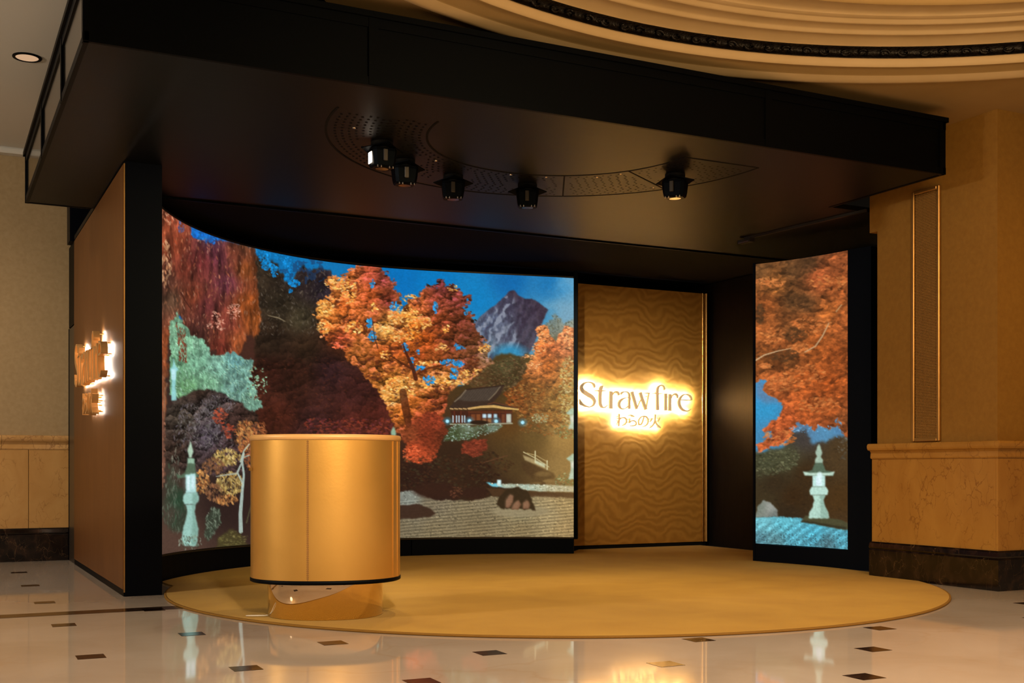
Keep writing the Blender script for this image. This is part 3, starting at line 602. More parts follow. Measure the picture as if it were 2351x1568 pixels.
class MB:
    """collects shapes into one mesh"""
    def __init__(s): s.v = []; s.f = []; s.m = []; s.smooth = []

    def add(s, verts, faces, mi=0, smooth=False):
        b = len(s.v)
        s.v += [tuple(map(float, p)) for p in verts]
        s.f += [tuple(b + i for i in f) for f in faces]
        s.m += [mi] * len(faces); s.smooth += [smooth] * len(faces)
        return s

    def box(s, x0, x1, y0, y1, z0, z1, mi=0, ch=0.0):
        if ch <= 0:
            p = [(x, y, z) for z in (z0, z1) for x, y in ((x0, y0), (x1, y0), (x1, y1), (x0, y1))]
            return s.add(p, [(3, 2, 1, 0), (4, 5, 6, 7), (0, 1, 5, 4), (1, 2, 6, 5), (2, 3, 7, 6), (3, 0, 4, 7)], mi)
        # chamfered box as a stack of octagon-cornered rings
        def ringp(i, z): return [(x0 + i, y0 + i + ch, z), (x0 + i + ch, y0 + i, z), (x1 - i - ch, y0 + i, z), (x1 - i, y0 + i + ch, z), (x1 - i, y1 - i - ch, z), (x1 - i - ch, y1 - i, z), (x0 + i + ch, y1 - i, z), (x0 + i, y1 - i - ch, z)]
        R = [ringp(ch * .6, z0), ringp(0, z0 + ch), ringp(0, z1 - ch), ringp(ch * .6, z1)]
        v = sum(R, []); f = [tuple(range(7, -1, -1)), tuple(range(24, 32))]
        for k in range(3):
            for i in range(8):
                j = (i + 1) % 8
                f.append((k * 8 + i, k * 8 + j, k * 8 + 8 + j, k * 8 + 8 + i))
        return s.add(v, f, mi)

    def prism(s, pts, z0, z1, mi=0, smooth=False):
        """vertical prism over a plan polygon (counter-clockwise)"""
        n = len(pts)
        v = [(x, y, z0) for x, y in pts] + [(x, y, z1) for x, y in pts]
        s.add(v, [tuple(range(n - 1, -1, -1)), tuple(range(n, 2 * n))], mi)
        return s.add(v, [(i, (i + 1) % n, n + (i + 1) % n, n + i) for i in range(n)], mi, smooth)

    def loft(s, rings, mi=0, smooth=True, closed=True, caps=True):
        n = len(rings[0]); v = [p for r in rings for p in r]; f = []
        for k in range(len(rings) - 1):
            for i in range(n if closed else n - 1):
                j = (i + 1) % n
                f.append((k * n + i, k * n + j, k * n + n + j, k * n + n + i))
        s.add(v, f, mi, smooth)
        if caps and closed:
            s.add(rings[0], [tuple(range(n - 1, -1, -1))], mi); s.add(rings[-1], [tuple(range(n))], mi)
        return s

    def tube(s, path, r, n=6, mi=0):
        rings = []; P = [Vector(p) for p in path]
        for i, p in enumerate(P):
            t = (P[min(i + 1, len(P) - 1)] - P[max(i - 1, 0)]).normalized()
            a = t.cross(Vector((0, 0, 1)) if abs(t.z) < .9 else Vector((1, 0, 0))).normalized(); b = t.cross(a)
            rr = r[i] if isinstance(r, (list, tuple)) else r
            rings.append([p + a * (rr * math.cos(k * 2 * math.pi / n)) + b * (rr * math.sin(k * 2 * math.pi / n)) for k in range(n)])
        return s.loft(rings, mi)

    def wallpoly(s, path, z0, z1, th, mi=0, smooth=True):
        """upright slab following a plan path; thickness th to the path's left; z0/z1 numbers or lists"""
        P = np.array(path, float); n = len(P)
        T = np.gradient(P, axis=0); T /= np.linalg.norm(T, axis=1)[:, None]
        N = np.c_[-T[:, 1], T[:, 0]]
        Q = P + N * th
        z0 = np.broadcast_to(z0, n); z1 = np.broadcast_to(z1, n)
        rings = [[(P[i][0], P[i][1], z0[i]), (P[i][0], P[i][1], z1[i]), (Q[i][0], Q[i][1], z1[i]), (Q[i][0], Q[i][1], z0[i])] for i in range(n)]
        return s.loft(rings, mi, False)

    def obj(s, name, mats, parent=None, label=None, cat=None, group=None, kind=None):
        me = bpy.data.meshes.new(name)
        me.from_pydata(s.v, [], s.f)
        for m in (mats if isinstance(mats, (list, tuple)) else [mats]): me.materials.append(m)
        me.polygons.foreach_set('material_index', s.m)
        me.polygons.foreach_set('use_smooth', s.smooth)
        me.update()
        o = bpy.data.objects.new(name, me)
        COL.objects.link(o)
        if parent is not None: child(o, parent)
        return tag(o, label, cat, group, kind)


def origin(o):
    p = Vector(o.location)
    while o.parent is not None:
        o = o.parent; p = p + Vector(o.location)
    return p


def child(o, parent):
    """parent while the mesh keeps its world coordinates (parents are only ever moved, never turned)"""
    o.parent = parent
    t = Vector((0, 0, 0)); q = parent
    while q is not None:
        if q.type == 'EMPTY': t = Vector(q.location)
        q = q.parent
    if parent.type == 'EMPTY': o.matrix_parent_inverse = Matrix.Translation(-t)
    return o


def piece(o_src, name, loc, parent, rz=0):
    """cheap repeat sharing mesh data"""
    o = bpy.data.objects.new(name, o_src)
    o.location = loc; o.rotation_euler = (0, 0, rz)
    COL.objects.link(o)
    if parent is not None: child(o, parent)
    return o


# ---------------------------------------------------------------- materials
def mat(name, rgb, rough=.5, metal=0., spec=.5, noise=None, bump=None, coat=0., sheen=0., nscale=(1, 1, 1)):
    """noise=(scale, second colour, low, high, detail, distortion); bump=(scale, strength)"""
    m = bpy.data.materials.new(name); m.use_nodes = True
    nt = m.node_tree; b = nt.nodes['Principled BSDF']
    b.inputs['Base Color'].default_value = (*rgb, 1)
    b.inputs['Roughness'].default_value = rough; b.inputs['Metallic'].default_value = metal
    b.inputs['Specular IOR Level'].default_value = spec
    b.inputs['Coat Weight'].default_value = coat; b.inputs['Coat Roughness'].default_value = .08
    b.inputs['Sheen Weight'].default_value = sheen
    def coords(sc):
        tc = nt.nodes.new('ShaderNodeTexCoord'); mp = nt.nodes.new('ShaderNodeMapping')
        mp.inputs['Scale'].default_value = sc
        nt.links.new(tc.outputs['Object'], mp.inputs['Vector'])
        return mp.outputs['Vector']
    if noise:
        sc, c2, lo, hi, det, dist = noise
        n = nt.nodes.new('ShaderNodeTexNoise'); n.inputs['Scale'].default_value = sc
        n.inputs['Detail'].default_value = det; n.inputs['Distortion'].default_value = dist
        nt.links.new(coords(nscale), n.inputs['Vector'])
        r = nt.nodes.new('ShaderNodeValToRGB')
        r.color_ramp.elements[0].position = lo; r.color_ramp.elements[0].color = (*rgb, 1)
        r.color_ramp.elements[1].position = hi; r.color_ramp.elements[1].color = (*c2, 1)
        nt.links.new(n.outputs['Fac'], r.inputs[0]); nt.links.new(r.outputs[0], b.inputs['Base Color'])
    if bump:
        n2 = nt.nodes.new('ShaderNodeTexNoise'); n2.inputs['Scale'].default_value = bump[0]; n2.inputs['Detail'].default_value = 4
        nt.links.new(coords(nscale), n2.inputs['Vector'])
        bp = nt.nodes.new('ShaderNodeBump'); bp.inputs['Strength'].default_value = bump[1]; bp.inputs['Distance'].default_value = .01
        nt.links.new(n2.outputs['Fac'], bp.inputs['Height']); nt.links.new(bp.outputs[0], b.inputs['Normal'])
    return m


def veins(m, scale, vein, width=.04, mixf=.8, dist=1.8, zs=.6):
    """add crackled veins to a stone material"""
    nt = m.node_tree; b = nt.nodes['Principled BSDF']
    tc = nt.nodes.new('ShaderNodeTexCoord')
    nz = nt.nodes.new('ShaderNodeTexNoise'); nz.inputs['Scale'].default_value = scale * .9; nz.inputs['Detail'].default_value = 5
    mpv = nt.nodes.new('ShaderNodeMapping'); mpv.inputs['Scale'].default_value = (1, 1, zs)
    nt.links.new(tc.outputs['Object'], mpv.inputs['Vector'])
    nt.links.new(mpv.outputs[0], nz.inputs['Vector'])
    mx = nt.nodes.new('ShaderNodeVectorMath'); mx.operation = 'MULTIPLY_ADD'
    mx.inputs[1].default_value = (dist / scale,) * 3
    nt.links.new(nz.outputs['Color'], mx.inputs[0]); nt.links.new(mpv.outputs[0], mx.inputs[2])
    vo = nt.nodes.new('ShaderNodeTexVoronoi'); vo.feature = 'DISTANCE_TO_EDGE'; vo.inputs['Scale'].default_value = scale
    nt.links.new(mx.outputs[0], vo.inputs['Vector'])
    rp = nt.nodes.new('ShaderNodeValToRGB')
    rp.color_ramp.elements[0].position = 0; rp.color_ramp.elements[0].color = (1, 1, 1, 1)
    rp.color_ramp.elements[1].position = width; rp.color_ramp.elements[1].color = (0, 0, 0, 1)
    nt.links.new(vo.outputs['Distance'], rp.inputs[0])
    n3 = nt.nodes.new('ShaderNodeTexNoise'); n3.inputs['Scale'].default_value = scale * .6
    nt.links.new(tc.outputs['Object'], n3.inputs['Vector'])
    mu = nt.nodes.new('ShaderNodeMath'); mu.operation = 'MULTIPLY'; mu.use_clamp = True
    r3 = nt.nodes.new('ShaderNodeMapRange'); r3.inputs[1].default_value = .42; r3.inputs[2].default_value = .62; r3.inputs[4].default_value = mixf
    nt.links.new(n3.outputs['Fac'], r3.inputs[0])
    nt.links.new(rp.outputs[0], mu.inputs[0]); nt.links.new(r3.outputs[0], mu.inputs[1])
    mc = nt.nodes.new('ShaderNodeMix'); mc.data_type = 'RGBA'
    src = b.inputs['Base Color'].links
    if src: nt.links.new(src[0].from_socket, mc.inputs[6])
    else: mc.inputs[6].default_value = b.inputs['Base Color'].default_value
    mc.inputs[7].default_value = (*vein, 1)
    nt.links.new(mu.outputs[0], mc.inputs[0]); nt.links.new(mc.outputs[2], b.inputs['Base Color'])
    return m


def glow(name, rgb, strength):
    m = bpy.data.materials.new(name); m.use_nodes = True
    nt = m.node_tree; nt.nodes.remove(nt.nodes['Principled BSDF'])
    e = nt.nodes.new('ShaderNodeEmission'); e.inputs[0].default_value = (*rgb, 1); e.inputs[1].default_value = strength
    nt.links.new(e.outputs[0], nt.nodes['Material Output'].inputs[0])
    return m


M = {}
M['floor'] = veins(mat('cream_marble', (.53, .47, .41), .045, 0, .5, (1.3, (.44, .37, .30), .35, .75, 6, .6)), 1.1, (.42, .30, .20), .03, .35)
M['inset'] = mat('brown_inset_stone', (.022, .012, .008), .14, 0, .5, (22, (.07, .035, .018), .45, .8, 4, 1))
M['ceiling'] = mat('cream_plaster', (.44, .30, .13), .7, 0, .2, (3, (.40, .27, .11), .3, .8, 3, 0))
M['ceiling_l'] = mat('grey_white_plaster', (.62, .61, .56), .75, 0, .2)
M['moulding'] = mat('pale_plaster', (.64, .48, .27), .6, 0, .2, (4, (.58, .43, .23), .3, .8, 3, 0))
M['frieze'] = mat('dark_bronze_relief', (.006, .004, .003), .38, .5, .5, None, (60, .6))
M['wallcover'] = mat('khaki_wall_fabric', (.40, .30, .165), .75, 0, .3, (26, (.34, .25, .13), .3, .75, 4, .3), (160, .12))
M['pier_lit_fabric'] = mat('wall_fabric_amber_lit', (.34, .185, .036), .75, 0, .3, (26, (.29, .15, .028), .3, .75, 4, .3), (160, .12))  # wall fabric copy with the pier's amber light mixed into its colour
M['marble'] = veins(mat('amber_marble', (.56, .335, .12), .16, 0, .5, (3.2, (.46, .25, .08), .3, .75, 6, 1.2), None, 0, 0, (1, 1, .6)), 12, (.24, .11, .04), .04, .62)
M['marble_amber_lit'] = veins(mat('amber_marble_amber_lit', (.46, .245, .055), .16, 0, .5, (3.2, (.37, .18, .036), .3, .75, 6, 1.2), None, 0, 0, (1, 1, .6)), 12, (.18, .07, .018), .045, .66)  # same wainscot marble, amber light on the pier put into its colour
M['marble_cap_amber_lit'] = veins(mat('amber_marble_moulding_amber_lit', (.50, .27, .065), .18, 0, .5, (4, (.38, .19, .04), .3, .75, 5, 1)), 8, (.17, .07, .02), .04, .7)  # cap marble copy, coloured by the same amber light
M['marble_cap'] = veins(mat('amber_marble_moulding', (.60, .37, .15), .18, 0, .5, (4, (.48, .27, .09), .3, .75, 5, 1)), 8, (.22, .10, .04), .04, .7)
M['base'] = veins(mat('dark_brown_marble', (.007, .0045, .004), .13, 0, .5, (7, (.038, .020, .012), .45, .8, 6, 1.2)), 12, (.22, .13, .06), .014, .5)
M['black'] = mat('satin_black_paint', (.0018, .0019, .0026), .5, 0, .07)
M['soffit'] = mat('satin_black_board', (.0030, .0032, .0036), .47, 0, .20, (2.2, (.0045, .0047, .0050), .35, .7, 4, 1.5), (5, .04), 0, 0, (.5, 1.4, 1))
M['gloss_black'] = mat('gloss_black_lacquer', (.004, .0035, .0035), .10, 0, .5)
M['end_black'] = mat('satin_black_end', (.0024, .0025, .0044), .40, 0, .12)
M['deep'] = mat('flat_black', (.002, .002, .002), .8, 0, .2)
M['navy'] = mat('blue_black_paint', (.0022, .0026, .0062), .55, 0, .14)
M['matte_navy'] = mat('matte_blue_black', (.012, .0125, .018), .95, 0, .03)
M['wall_shade'] = mat('wall_shade_brown', (.040, .031, .022), .35, 0, .4)  # shade on the wall, given as a dark colour
M['darkwood'] = mat('black_stained_wood', (.004, .0032, .0032), .46, 0, .13, (5, (.007, .005, .004), .4, .7, 6, .4), (30, .12), 0, 0, (6, 6, .4))
M['copper'] = mat('brown_fabric_panel', (.165, .068, .018), .48, .25, .4, (5, (.13, .052, .013), .3, .75, 5, .4), (40, .05), 0, 0, (1, 1, .35))
M['brass'] = mat('brass', (.78, .46, .14), .24, 1.0)
M['brass_sat'] = mat('satin_brass', (.72, .43, .15), .38, .85, .5, (9, (.62, .35, .10), .3, .8, 4, .3))
M['letter'] = mat('gilded_letter_metal', (.80, .60, .36), .35, .3)
_l = M['letter'].node_tree.nodes['Principled BSDF']
_l.inputs['Emission Color'].default_value = (1, .70, .38, 1); _l.inputs['Emission Strength'].default_value = .30   # slight glow put on the faces, in place of the halo's glare
M['letter_l'] = mat('gilded_letter_metal_side', (.74, .46, .18), .35, .5)
M['leather'] = mat('gold_leather', (.80, .46, .12),   .37, .80, .5, (2.6, (.70, .39, .09), .3, .8, 5, .3), (60, .025))
M['rim'] = mat('pale_gold_leather_rim', (.72, .42, .16), .42, .1, .5)
M['stitch'] = mat('brown_stitching', (.22, .10, .025), .7)
M['mirror'] = mat('polished_brass_mirror', (.88, .68, .46), .03, 1.0)
M['carpet'] = mat('gold_carpet', (.54, .325, .052), .9, 0, .15, (2.2, (.46, .265, .04), .3, .75, 5, .4), (330, .5), 0, .08)
M['pile'] = mat('carpet_edge', (.34, .18, .04), .95, 0, .1, None, (400, .8))
M['grille'] = mat('bronze_mesh', (.50, .28, .075), .45, .25)
M['steel'] = mat('steel_screw', (.8, .78, .74), .2, 1.0)
M['grey'] = mat('grey_metal', (.06, .055, .05), .35, .6)
M['white'] = mat('white_plastic', (.7, .66, .58), .4)
M['halo'] = glow('led_light', (1.0, .95, .88), 330.0)
M['halo_l'] = glow('led_light_side', (1.0, .92, .80), 55.0)
M['lens'] = glow('lamp_lens', (1.0, .80, .60), 6.0)
M['lensdim'] = glow('downlight_lens', (1.0, .62, .36), .6)

for k_ in ('soffit', 'black', 'navy', 'end_black'):
    M[k_].node_tree.nodes['Principled BSDF'].inputs['Specular Tint'].default_value = (.50, .72, 1, 1)    # cool sheen of the black paint

# ---------------------------------------------------------------- the room
ZS, ZT, ZC, ZL = 3.119, 3.533, 3.625, 4.057     # canopy soffit, canopy top, main ceiling, left ceiling
fl = MB().box(-7, 12, -5, 12.6, -.06, 0).obj('floor', M['floor'], None, 'cream marble floor with small dark inset squares', None, None, 'structure')
ins = MB().box(-.066, .066, -.066, .066, -.01, .0012)
me_in = None
for n in range(-4, 16):
    for m_ in range(-6, 6):
        x = .70 + .597 * n; y = 5.99 - .05 * n + (1.28 if m_ > 0 and n < 1 else 1.235) * m_ + (.6175 if n % 2 else 0)
        if y > 12.2 or y < 1.0 or (x > 7 and y > 6): continue
        if math.hypot(x - 4.42, y - 8.1) < 2.9 or (x > 1.1 and y > 8.2): continue
        if me_in is None:
            o = ins.obj('inset_tile', M['inset'], fl); me_in = o.data; o.location = (x, y, 0)
        else: o = piece(me_in, 'inset_tile', (x, y, 0), fl)
        o.rotation_euler = (0, 0, math.radians(rng.uniform(-.6, .6) - 1.2))
MB().box(-7, 1.70, 7.765, 7.945, -.01, .0012).obj('border_strip', M['inset'], fl, 'dark brown stone strip set into the floor')

# carpet: a disc in front that runs back to the walls
def trim_c(x, y):
    """the carpet is cut along the pier's baseboard"""
    return (min(x, 7.118), y) if y < 7.48 else (x, y)
pts = []
for a in np.linspace(0, 2 * math.pi, 241)[:-1]:
    d = math.degrees(a); d = d - 360 if d > 180 else d
    r = 2.95
    if 57.5 <= d <= 152: r = 3.135
    elif 19 < d < 57.5: r = min(3.17 / max(math.sin(a), .01), 3.70 / math.cos(a))
    elif -6 < d <= 19: r = 2.95
    if 152 < d < 158: r = 3.135 - (d - 152) / 6 * .185
    pts.append(trim_c(4.42 + r * math.cos(a), 8.1 + r * math.sin(a)))
cp = thing('round_carpet', (4.42, 8.1, 0), 'round mustard gold carpet spread over the marble floor under the black canopy', 'carpet')
MB().prism(pts, 0.0, .013).obj('carpet_field', M['carpet'], cp)
edge = [[(*trim_c(4.42 + r * math.cos(a), 8.1 + r * math.sin(a)), z) for r, z in ((2.944, .002), (2.958, .001), (2.957, .011), (2.944, .0145))] for a in np.linspace(math.radians(-202), math.radians(-25), 150)]
MB().loft(edge, 0, True).obj('bound_edge', M['pile'], cp, 'darker rolled carpet edge')

# ceilings
cl = MB()
DC, DR = (4.0415, 2.4088), 4.15
# main ceiling with a round opening for the dome
seg = 96
X0, X1, Y0, Y1 = 2.4, 12.0, -4.0, 12.6
circ = [(DC[0] + DR * math.cos(2 * math.pi * k / seg), DC[1] + DR * math.sin(2 * math.pi * k / seg)) for k in range(seg)]
def clampbox(p):
    dx, dy = p[0] - DC[0], p[1] - DC[1]
    t = []
    if dx > 0: t.append((12.0 - DC[0]) / dx)
    if dx < 0: t.append((-7.0 - DC[0]) / dx)
    if dy > 0: t.append((12.6 - DC[1]) / dy)
    if dy < 0: t.append((-5.0 - DC[1]) / dy)
    k = min(t); return (DC[0] + dx * k, DC[1] + dy * k)
outer = [clampbox(p) for p in circ]
# the part of the ceiling left of the canopy lies higher; the main field stops above the canopy
def lim(p): return (max(p[0], 2.4), p[1]) if p[1] > 6.6 else p
outer = [lim(p) for p in outer]
v = [(x, y, ZC) for x, y in circ] + [(x, y, ZC) for x, y in outer]
cl.add(v, [(k, seg + k, seg + (k + 1) % seg, (k + 1) % seg) for k in range(seg)])
ceil = cl.obj('ceiling', M['ceiling'], None, 'cream plaster ceiling around the dome', None, None, 'structure')


def zfar(v, r, u=2017.0):
    """height on the far side of the dome at radius r seen at picture row v"""
    d = ray(u); c = np.array(DC); A = d @ d; B = -2 * d @ c; Cc = c @ c - r * r
    z = (-B + math.sqrt(B * B - 4 * A * Cc)) / (2 * A)
    return EYE + z * (HY - v) / FP


def lathe(prof, name, m, a0=0, a1=2 * math.pi, n=128):
    rings = []
    for k in range(n + 1):
        a = a0 + (a1 - a0) * k / n
        rings.append([(DC[0] + r * math.cos(a), DC[1] + r * math.sin(a), z) for r, z in prof])
    b = MB(); b.loft(rings, 0, True, False, False)
    o = b.obj(name, m, ceil)
    return o


z_lip = ZC - .018
def arc_prof(r0, z0, r1, z1, bulge, n=6):
    out = []
    for k in range(n + 1):
        t = k / n
        out.append((r0 + (r1 - r0) * t, z0 + (z1 - z0) * t + bulge * math.sin(math.pi * t)))
    return out
zA = zfar(173, 4.06); zB = zfar(150, 3.86); zC_ = zfar(134, 3.83)
lathe([(4.18, ZC + .002), (4.165, z_lip + .004), (4.15, z_lip), (4.12, z_lip), (4.10, z_lip + .012), (4.07, zA - .006), (4.06, zA)], 'outer_moulding', M['moulding'])
lathe([(4.062, zA - .002), (4.05, zA + .004), (3.88, zB - .004), (3.862, zB)], 'ring_soffit', M['ceiling'])
lathe([(3.865, zB - .012), (3.858, zB - .012), (3.852, zB + .01), (3.845, zB + .03), (3.832, zC_)], 'inner_moulding', M['moulding'])
zD = zfar(106, 3.80)
lathe([(3.834, zC_ - .002), (3.832, zC_ + .012), (3.84, zC_ + .014), (3.838, zD - .014), (3.815, zD - .012), (3.80, zD)], 'frieze_band', M['frieze'])
zE, zF_, zG, zH = zfar(77, 3.62), zfar(51, 3.45), zfar(34, 3.36), zfar(5, 3.12)
lathe([(3.802, zD - .002)] + arc_prof(3.79, zD + .004, 3.63, zE, .012), 'cove', M['moulding'])
lathe([(3.632, zE - .006), (3.615, zE - .004)] + arc_prof(3.61, zE + .008, 3.46, zF_, .010), 'cove', M['moulding'])
lathe([(3.462, zF_ - .010), (3.44, zF_ - .008), (3.43, zF_ + .008), (3.41, zF_ + .006), (3.37, zG - .004), (3.36, zG)], 'step_moulding', M['moulding'])
lathe([(3.362, zG - .004)] + arc_prof(3.35, zG + .006, 3.13, zH, .012), 'cove', M['moulding'])
lathe([(3.132, zH - .008), (3.11, zH)] + [(3.1 * math.cos(t), zH + .9 * math.sin(t)) for t in np.linspace(.03, math.pi / 2, 14)], 'dome_shell', M['ceiling'])
# scrollwork on the dark band
sw = MB()
zm, zh = (zC_ + zD) / 2, (zD - zC_) * .36
for k in range(180):
    a0 = 2 * math.pi * k / 180
    if not (.2 < a0 < 2.9): continue
    path = []
    for t in np.linspace(0, 1, 8):
        ph = t * 4.6; rr = zh * (1 - .62 * t)
        a = a0 + (rr * math.cos(ph) * 1.5) / 3.8 * (1 if k % 2 else -1)
        path.append((DC[0] + 3.826 * math.cos(a), DC[1] + 3.826 * math.sin(a), zm + rr * math.sin(ph) * (1 if k % 4 < 2 else -1)))
    sw.tube(path, [.010, .010, .009, .008, .008, .007, .007, .009], 4)
sw.obj('scrollwork', M['frieze'], ceil, 'dark scrolled relief', None, None, 'stuff')

# left, higher ceiling
MB().box(-7, 2.4, 4.4, 12.6, ZL, ZL + .05).box(2.36, 2.4, 6.6, 12.6, ZC, ZL).obj('ceiling_side', M['ceiling_l'], None, 'pale grey ceiling left of the black canopy', None, None, 'structure')
cor = MB().box(-7, 2.4, 12.33, 12.45, ZL - .06, ZL, 0, .015).obj('trim_1', M['ceiling_l'], None, 'pale cornice above the khaki wall', None, None, 'structure')

# left wall with marble wainscot
YW = 12.45
wl = MB().box(-7, 2.4, YW, YW + .15, 0, ZL).obj('wall_left', M['wallcover'], None, 'khaki fabric wall with marble wainscot left of the stand', None, None, 'structure')
xj = on_y(66, 1100, YW - .03)[0]
for a, b in ((-5.2, -3.4), (-3.396, xj - 1.304), (xj - 1.3, xj - .002), (xj + .002, 2.3)):
    MB().box(a, b, YW - .03, YW, .32, 1.11, 0, .003).obj('marble_slab', M['marble'], wl)


def moulding_x(x0, x1, yface, prof, name, m, parent):
    """horizontal moulding along X; prof = (out, z)"""
    rings = [[(x, yface - o_, z) for o_, z in prof] for x in (x0, x1)]
    return MB().loft(rings, 0, False, True, True).obj(name, m, parent)


cap_p = lambda z0, z1: [(0, z0), (.035, z0), (.04, z0 + .01), (.036, z0 + .05), (.046, z0 + .065), (.07, z1 - .055), (.078, z1 - .04), (.08, z1 - .02), (.072, z1 - .004), (.06, z1), (0, z1)]
base_p = lambda z1: [(0, 0), (.055, 0), (.055, z1 - .07), (.048, z1 - .06), (.06, z1 - .045), (.05, z1 - .012), (.04, z1), (0, z1)]
for a, b in ((-5.2, xj - 1.45), (xj - 1.447, xj - .25), (xj - .247, 2.3)):
    moulding_x(a, b, YW, cap_p(1.105, 1.246), 'cap_moulding', M['marble_cap'], wl)
bl = moulding_x(-5.2, 2.3, YW, base_p(.327), 'baseboard_left', M['base'], None); tag(bl, 'dark brown marble baseboard under the left wall', None, None, 'structure')

# right pier
XP, YP = 7.18, 6.18
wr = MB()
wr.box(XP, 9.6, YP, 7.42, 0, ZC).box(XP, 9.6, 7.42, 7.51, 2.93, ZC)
wr = wr.obj('wall_right', M['pier_lit_fabric'], None, 'amber lit fabric pier with marble wainscot right of the stand', None, None, 'structure')
MB().box(XP - .025, XP, YP - .0, 7.46, .29, 1.01, 0, .003).obj('marble_slab', M['marble_amber_lit'], wr)
MB().box(XP - .025, 8.4, YP - .025, YP, .29, 1.01, 0, .003).obj('marble_slab', M['marble_amber_lit'], wr)
MB().box(8.404, 9.6, YP - .025, YP, .29, 1.01, 0, .003).obj('marble_slab', M['marble_amber_lit'], wr)


def moulding_corner(prof, name, m, parent):
    """moulding round the pier's corner: along the left face, then along the front"""
    stations = []
    for pos in ('end', 'corner', 'front'):
        r = []
        for o_, z in prof:
            if pos == 'end': r.append((XP - o_, 7.46, z))
            elif pos == 'corner': r.append((XP - o_, YP - o_, z))
            else: r.append((9.6, YP - o_, z))
        stations.append(r)
    return MB().loft(stations, 0, False, True, True).obj(name, m, parent)


moulding_corner(cap_p(1.0, 1.127), 'cap_moulding', M['marble_cap_amber_lit'], wr)
br = moulding_corner(base_p(.30), 'baseboard_right', M['base'], None); tag(br, 'dark brown marble baseboard round the right pier', None, None, 'structure')

# black walls behind and beside the stand
MB().box(1.55, 8.6, 11.9, 12.05, 0, ZL).obj('wall_back', M['navy'], None, 'black back wall of the stand', None, None, 'structure')
XW = on_y(1622, 900, 11.27)[0] + .045
wi = MB(); wi.box(XW, XW + .15, 7.6, 11.89, 0, 3.1)
wi.obj('wall_side', M['darkwood'], None, 'black stained wood side wall of the stand', None, None, 'structure')

# ---------------------------------------------------------------- black canopy
XA, XB, YA, YB = .70, 6.79, 6.31, 10.41
cn = thing('black_canopy', (3.75, 8.3, ZS), 'large black flat canopy with panelled fascia hanging over the stand', 'canopy')
sf = MB().prism([(XA + .02, YA + .02), (XB - .02, YA + .02), (XB - .02, 7.55), (8.34, 7.55), (8.34, 11.89), (1.24, 11.89), (1.24, YB - .02), (XA + .02, YB - .02)], ZS, ZS + .04).obj('soffit', M['soffit'], cn, 'satin black underside')
MB().prism([(XA + .02, YA + .02), (XB - .02, YA + .02), (XB - .02, 7.55), (8.34, 7.55), (8.34, 11.89), (1.24, 11.89), (1.24, YB - .02), (XA + .02, YB - .02)], ZT - .03, ZT - .005).obj('roof_board', M['black'], cn)
xs1, xs2 = on_y(858, 100, YA)[0], on_y(1765, 250, YA)[0]


def fascia(p0, p1, stiles, name_m, inward):
    """panelled fascia from plan point p0 to p1: recessed boards, rails and stiles (each its own part)"""
    p0, p1 = np.array(p0), np.array(p1); L = np.linalg.norm(p1 - p0); d = (p1 - p0) / L; n_ = np.array(inward, float)
    def slab(s0, s1, o0, o1, z0, z1, nm, m):
        q = [p0 + d * s0 + n_ * o0, p0 + d * s1 + n_ * o0, p0 + d * s1 + n_ * o1, p0 + d * s0 + n_ * o1]
        if np.cross(q[1] - q[0], q[2] - q[1]) < 0: q = q[::-1]
        return MB().prism([tuple(k) for k in q], z0, z1).obj(nm, m, cn)
    bounds = [0.0] + list(stiles) + [L]
    for i in range(len(bounds) - 1):
        slab(bounds[i] + .001, bounds[i + 1] - .001, .013, .05, ZS + .01, ZT - .02, 'fascia_panel', name_m)
    slab(0, L, .004, .03, ZS - .004, ZS + .045, 'bottom_rail', M['black'])
    slab(0, L, .004, .03, ZT - .085, ZT - .03, 'top_rail', M['black'])
    slab(-.012, L + .012, -.014, .05, ZT - .03, ZT + .004, 'crown_rail', M['black'])
    for s_ in [.035] + list(stiles) + [L - .035]:
        slab(s_ - .028, s_ + .028, 0, .03, ZS, ZT - .03, 'stile', M['black'])


fascia((XA, YA), (XB, YA), [xs1 - XA, xs2 - XA], M['black'], (0, 1))
yl1, yl2 = on_x(139, 130, XA)[0], on_x(94, 260, XA)[0]
fascia((XA, YB), (XA, YA), [YB - yl2, YB - yl1], M['gloss_black'], (1, 0))
fascia((XB, YA), (XB, 7.55), [], M['black'], (-1, 0))
fascia((XA, YB), (1.22, YB), [], M['black'], (0, -1))
# joint batten across the soffit above the curved screen
MB().box(1.52, 8.3, 9.675, 11.88, ZS - .010, ZS - .0005).obj('rear_soffit', M['matte_navy'], cn, 'matte blue black rear part of the underside')
MB().box(1.52, 8.3, 9.655, 9.674, ZS - .016, ZS - .0005).obj('joint_batten', M['black'], cn)
# the half-ring of perforated plates round the lamps
PC = (3.82, 6.80)
def arcstrip(r, a0, a1, wd, name):
    n = 48
    rings = [[(PC[0] + rr * math.cos(a), PC[1] + rr * math.sin(a), z) for rr, z in ((r - wd / 2, ZS - .0025), (r + wd / 2, ZS - .0025), (r + wd / 2, ZS + .004), (r - wd / 2, ZS + .004))] for a in np.linspace(a0, a1, n)]
    MB().loft(rings, 0, False).obj(name, M['deep'], cn)
arcstrip(1.60, 0, math.pi, .014, 'groove')
arcstrip(.94, 0, math.pi, .014, 'groove')
for adeg in (32, 62):
    a = math.radians(adeg); c_, s_ = math.cos(a), math.sin(a)
    q = [(PC[0] + r * c_ - t * s_, PC[1] + r * s_ + t * c_) for r, t in ((.94, -.006), (1.60, -.006), (1.60, .006), (.94, .006))]
    MB().prism(q, ZS - .0025, ZS + .004).obj('groove', M['deep'], cn)
